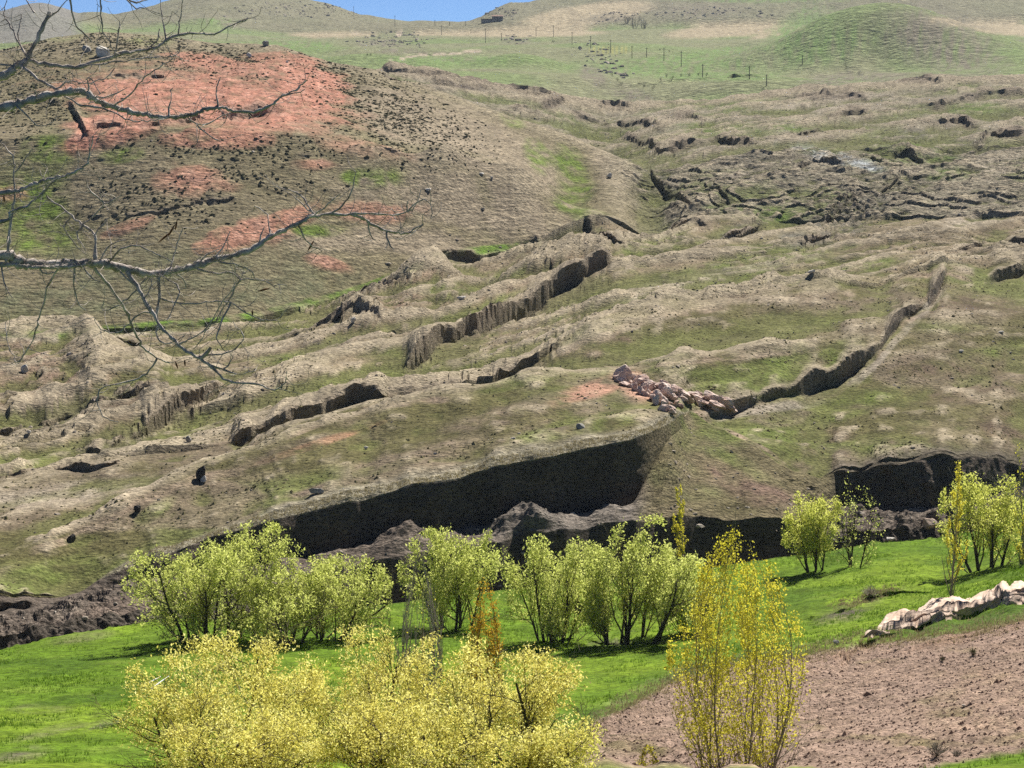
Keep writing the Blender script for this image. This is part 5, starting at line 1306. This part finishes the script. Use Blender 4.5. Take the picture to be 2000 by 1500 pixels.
def grass(name, label, pts, h, mat, r, blades=4):
    n = len(pts); m = n * blades
    b = np.repeat(pts, blades, 0) + np.concatenate([r.normal(0, h * 0.45, (m, 2)), np.zeros((m, 1))], 1)
    a = r.uniform(0, 2 * math.pi, m); hh = h * r.uniform(0.5, 1.4, m)
    side = np.stack([np.cos(a), np.sin(a), 0 * a], 1) * (h * 0.14)
    tip = b + np.stack([r.normal(0, 0.35, m) * hh, r.normal(0, 0.35, m) * hh, hh], 1)
    vs = np.stack([b - side - [0, 0, 0.05], b + side - [0, 0, 0.05], tip], 1).reshape(-1, 3)
    return tag(mesh_from_arrays(name, vs, np.arange(m * 3).reshape(-1, 3), mat, smooth=False), label, 'grass', kind='stuff')
GRASS = leaf_material('fresh_grass', [(0.055, 0.120, 0.010), (0.110, 0.200, 0.016), (0.190, 0.270, 0.035)], 0.4)
gm_ = rr('n4', 'C') * (1 - fieldm) * np.clip(0.35 + 1.6 * (w1 + w2), 0.03, 2)
grass('meadow_grass', 'fresh green grass tufts covering the meadow', pick(gm_, 21000, r9, 'n4', 'C'), 0.17, GRASS, r9)
STRAW = leaf_material('straw_grass', [(0.20, 0.16, 0.075), (0.32, 0.27, 0.14), (0.42, 0.37, 0.22)], 0.3)
km_ = rr('B', 'C') * blob(1700, 1165, 70, 12, -16) + rr('n4', 'C') * 0.6 * np.exp(-(fd / 14) ** 2) * sst(1100, 1200, PXG) + np.maximum(rim, rr('H0', 'H')) * 0.8 * sst(200, 300, PXG) * (1 - sst(1300, 1350, PXG)) + rr('n4', 'A') * blob(80, 1385, 60, 12)
grass('dry_grass', 'pale dry grass along the scarp rim and the field edge', pick(km_, 5200, r9, 'n4', 'H'), 0.2, STRAW, r9)

# ------------------------------------------------------------------ shrubs and sticks
def dry_shrub(label, px, py, w, h, mat, seed, a='n4', b='C', leaves=0, lm=None, name='dry_shrub', cat='shrub', group='low shrubs by the field', n=60, base=None):
    r = np.random.default_rng(seed); g = base or ground(px, py, a, b)
    W, Hh = px2m(w, g.y), px2m(h, g.y)
    root = empty(name, g); tag(root, label, cat, group)
    P0, P1 = [], []
    for k in range(n):
        an = r.uniform(0, 2 * math.pi); t = r.uniform(0, 1) ** 0.6
        e = np.array([math.cos(an) * t * W / 2, math.sin(an) * t * W / 2, Hh * (1.05 - 0.55 * t * t) * r.uniform(0.6, 1)])
        m = e * 0.5 + r.normal(0, W * 0.05, 3); m[2] = abs(m[2])
        P0 += [np.array([0, 0, -0.03]), m, m]; P1 += [m, e, e * 0.85 + r.normal(0, W * 0.08, 3)]
    v, f = tubes(P0, P1, np.full(len(P0), W * 0.009), np.full(len(P0), W * 0.005), 4)
    mesh_from_arrays('stems', v, f, mat, parent=root)['kind'] = 'stuff'
    if leaves:
        v, f = leaf_quads(r, list(zip(P0, P1)), leaves, W * 0.14, W * 0.05); mesh_from_arrays('leaves', v, f, lm, smooth=False, parent=root)['kind'] = 'stuff'
dry_shrub('grey dry thorn shrub at the bottom edge of the ploughed field', 1828, 1500, 52, 32, BARK_GREY, 81, base=ground_at(1828, 90))
dry_shrub('smaller dry thorn shrub right of the larger one at the field bottom', 1868, 1502, 30, 20, BARK_GREY, 82, base=ground_at(1868, 90))
dry_shrub('pale feathery dry grass clump on the meadow step', 1697, 1168, 40, 26, BARK_PALE, 83, 'B', 'C')
WEED = leaf_material('dark_weed', [(0.05, 0.09, 0.02), (0.09, 0.14, 0.03)], 0.3)
dry_shrub('green weed growing in the ploughed field, left of two', 1838, 1294, 14, 13, BARK_TWIG, 84, 'n4', 'B', 90, WEED, name='weed', cat='weed')
dry_shrub('darker green weed in the ploughed field, right of two', 1898, 1283, 18, 15, BARK_TWIG, 85, 'n4', 'B', 110, WEED, name='weed', cat='weed')
FARL = leaf_material('far_shrub_leaves', [(0.03, 0.05, 0.02), (0.06, 0.08, 0.03)], 0.2)
for k, (px, py, w) in enumerate([(1300,152,9),(1310,158,11),(1330,150,8),(1345,152,9),(1362,148,8),(1290,165,9),(1275,175,9),(1255,172,8),(1205,160,9),(1212,168,8),(1195,152,8),(1378,150,8),(1306,104,7),(1288,101,6),(716,113,7),(722,114,7),(1080,86,8)]):
    dry_shrub('small dark shrub on the distant green slopes', px, py, w, w * 0.9, BARK_DARK, 100 + k, 'O', 'S', 60, FARL, name='shrub', group='dark shrubs on the distant slopes', n=8)
WHITE = rock_material('weathered_white_wood', (0.45, 0.44, 0.42), (0.68, 0.67, 0.64), scale=8, bump=0.01)
for label, a, b in [('thin pale pole lying on the meadow left of the yellow blossom, upper of two', (271, 1349), (312, 1331)), ('thin pale pole lying on the meadow left of the yellow blossom, lower of two', (294, 1350), (328, 1329))]:
    p, q = ground(*a, 'A', 'C'), ground(*b, 'A', 'C')
    p = p + Vector((0, 0, 0.12)); q = q + Vector((0, 0, 0.25))
    v, f = pipe(spline(np.array([(0, 0, 0), tuple((q - p) * 0.5 + Vector((0, 0, 0.02))), tuple(q - p)]), 8), np.linspace(0.045, 0.03, 8), 8)
    o = mesh_from_arrays('fallen_pole', v, f, WHITE); o.location = p; tag(o, label, 'pole', 'fallen poles on the meadow')

# ------------------------------------------------------------------ power poles across the far plain
POLE = bark_material('pole_wood', (0.06, 0.055, 0.05), (0.12, 0.11, 0.10), 2.0)
def box(x0, x1, y0, y1, z0, z1):
    vs = [(x, y, z) for z in (z0, z1) for y in (y0, y1) for x in (x0, x1)]
    return np.array(vs, float), np.array([(0, 2, 3, 1), (4, 5, 7, 6), (0, 1, 5, 4), (2, 6, 7, 3), (0, 4, 6, 2), (1, 3, 7, 5)])
poles = [(690,31,17,'on the left skyline hill'),(771,53,21,'where the left hill meets the saddle'),(848,52,11,'in the saddle, left of three against the sky'),(876,52,8,'in the saddle, middle of three against the sky'),(908,51,8,'in the saddle, right of three against the sky'),(861,70,18,'at the left end of the pale field'),
         (917,66,9,'in the pale field, short and far'),(947,87,28,'before the pale field, tallest at its left'),(978,81,15,'just right of the tallest pole by the pale field'),(1046,73,16,'before the middle of the pale field'),(1080,73,23,'before the right part of the pale field'),(1115,88,24,'at the near corner of the green plain'),
         (1153,96,24,'left of the striped orchard plot'),(1191,106,25,'standing in the striped orchard plot'),(1232,115,24,'at the right end of the striped orchard plot'),(1262,113,19,'first right of the orchard plot'),(1294,120,25,'second right of the orchard plot'),(1328,131,30,'third right of the orchard plot'),
         (1371,152,26,'at the lower end of the green plain'),(1461,155,25,'left of the landslip below the cone hill'),(1496,168,22,'nearest the badlands edge'),(1565,131,18,'on the foot of the cone hill')]
for px, py, h, where in poles:
    g = ground(px, py, 'O', 'S'); Hh = px2m(h, g.y)
    root = empty('utility_pole', g); tag(root, 'dark wooden utility pole ' + where, 'pole', 'utility poles across the far plain')
    v, f = pipe(np.array([(0, 0, -0.4), (0, 0, Hh * 0.5), (0, 0, Hh)]), np.array([0.21, 0.18, 0.15]), 8); mesh_from_arrays('post', v, f, POLE, parent=root)
    v, f = box(-0.8, 0.8, -0.26, -0.16, Hh - 0.75, Hh - 0.55); mesh_from_arrays('crossarm', v, f, POLE, smooth=False, parent=root)

# ------------------------------------------------------------------ the house at the foot of the right skyline
WALL = rock_material('plaster', (0.16, 0.15, 0.145), (0.22, 0.20, 0.19), scale=0.5, bump=0.02)
ROOF = rock_material('rusty_sheet_roof', (0.20, 0.12, 0.09), (0.30, 0.18, 0.13), scale=0.4, bump=0.02)
PANE = rock_material('dark_pane', (0.015, 0.017, 0.02), (0.03, 0.033, 0.04), scale=0.5, bump=0.0)
g = ground(970, 47, 'Q', 'S')
root = empty('house', g); tag(root, 'small grey house with a low wing at the foot of the right skyline hill', 'house')
s_ = g.y / FPX
w_, h_ = 21 * s_, 12 * s_
v, f = box(-w_ / 2, w_ / 2, 0, w_ * 0.7, -1.5, h_ * 0.8); wall = mesh_from_arrays('wall', v, f, WALL, smooth=False, parent=root)
v, f = box(-w_ * 1.5, -w_ / 2, 0.6, w_ * 0.6, -1.5, h_ * 0.34); mesh_from_arrays('wing', v, f, WALL, smooth=False, parent=root)
e = 0.4
v = np.array([(-w_/2-e, -e, h_*0.8), (w_/2+e, -e, h_*0.8), (w_/2+e, w_*0.7+e, h_*0.8), (-w_/2-e, w_*0.7+e, h_*0.8), (-w_/2-e, w_*0.35, h_), (w_/2+e, w_*0.35, h_)])
roof = bpy.data.meshes.new('roof'); roof.from_pydata(v.tolist(), [], [(0, 1, 5, 4), (2, 3, 4, 5), (0, 4, 3), (1, 2, 5), (0, 3, 2, 1)]); roof.materials.append(ROOF)
ro = bpy.data.objects.new('roof', roof); scene.collection.objects.link(ro); ro.parent = root
v, f = box(-w_ * 1.5 - e, -w_ / 2 - 0.01, 0.2, w_ * 0.6 + e, h_ * 0.34, h_ * 0.40); mesh_from_arrays('wing_roof', v, f, ROOF, smooth=False, parent=root)
for k in (-0.3, 0.0, 0.3):
    v, f = box(k * w_ - 0.5, k * w_ + 0.5, -0.06, 0.05, h_ * 0.42, h_ * 0.62); mesh_from_arrays('window', v, f, PANE, smooth=False, parent=root)
v, f = box(-0.55, 0.55, -0.06, 0.05, -0.3, h_ * 0.32); mesh_from_arrays('door', v, f, PANE, smooth=False, parent=root)
# leafless trees on the far plain
for k, (px, w, top, lab) in enumerate([(1222, 22, 28, 'hazy leafless tree on the far plain, left of the trio'), (1238, 24, 24, 'hazy leafless tree on the far plain, middle of the trio'), (1256, 20, 30, 'hazy leafless tree on the far plain, right of the trio')]):
    b = ground(px, 56, 'P', 'S'); gy = project(b.x, b.y, b.z)[1]
    tree('bare_tree', lab, 'tree', 'leafless trees on the far plain', b, px2m(w, b.y), px2m(gy - top, b.y), 90 + k, WILLOW[:3], 4, 0.3, 0.35, 0, 0.3, None, BARK_GREY, BARK_GREY, twig_r=0.8)
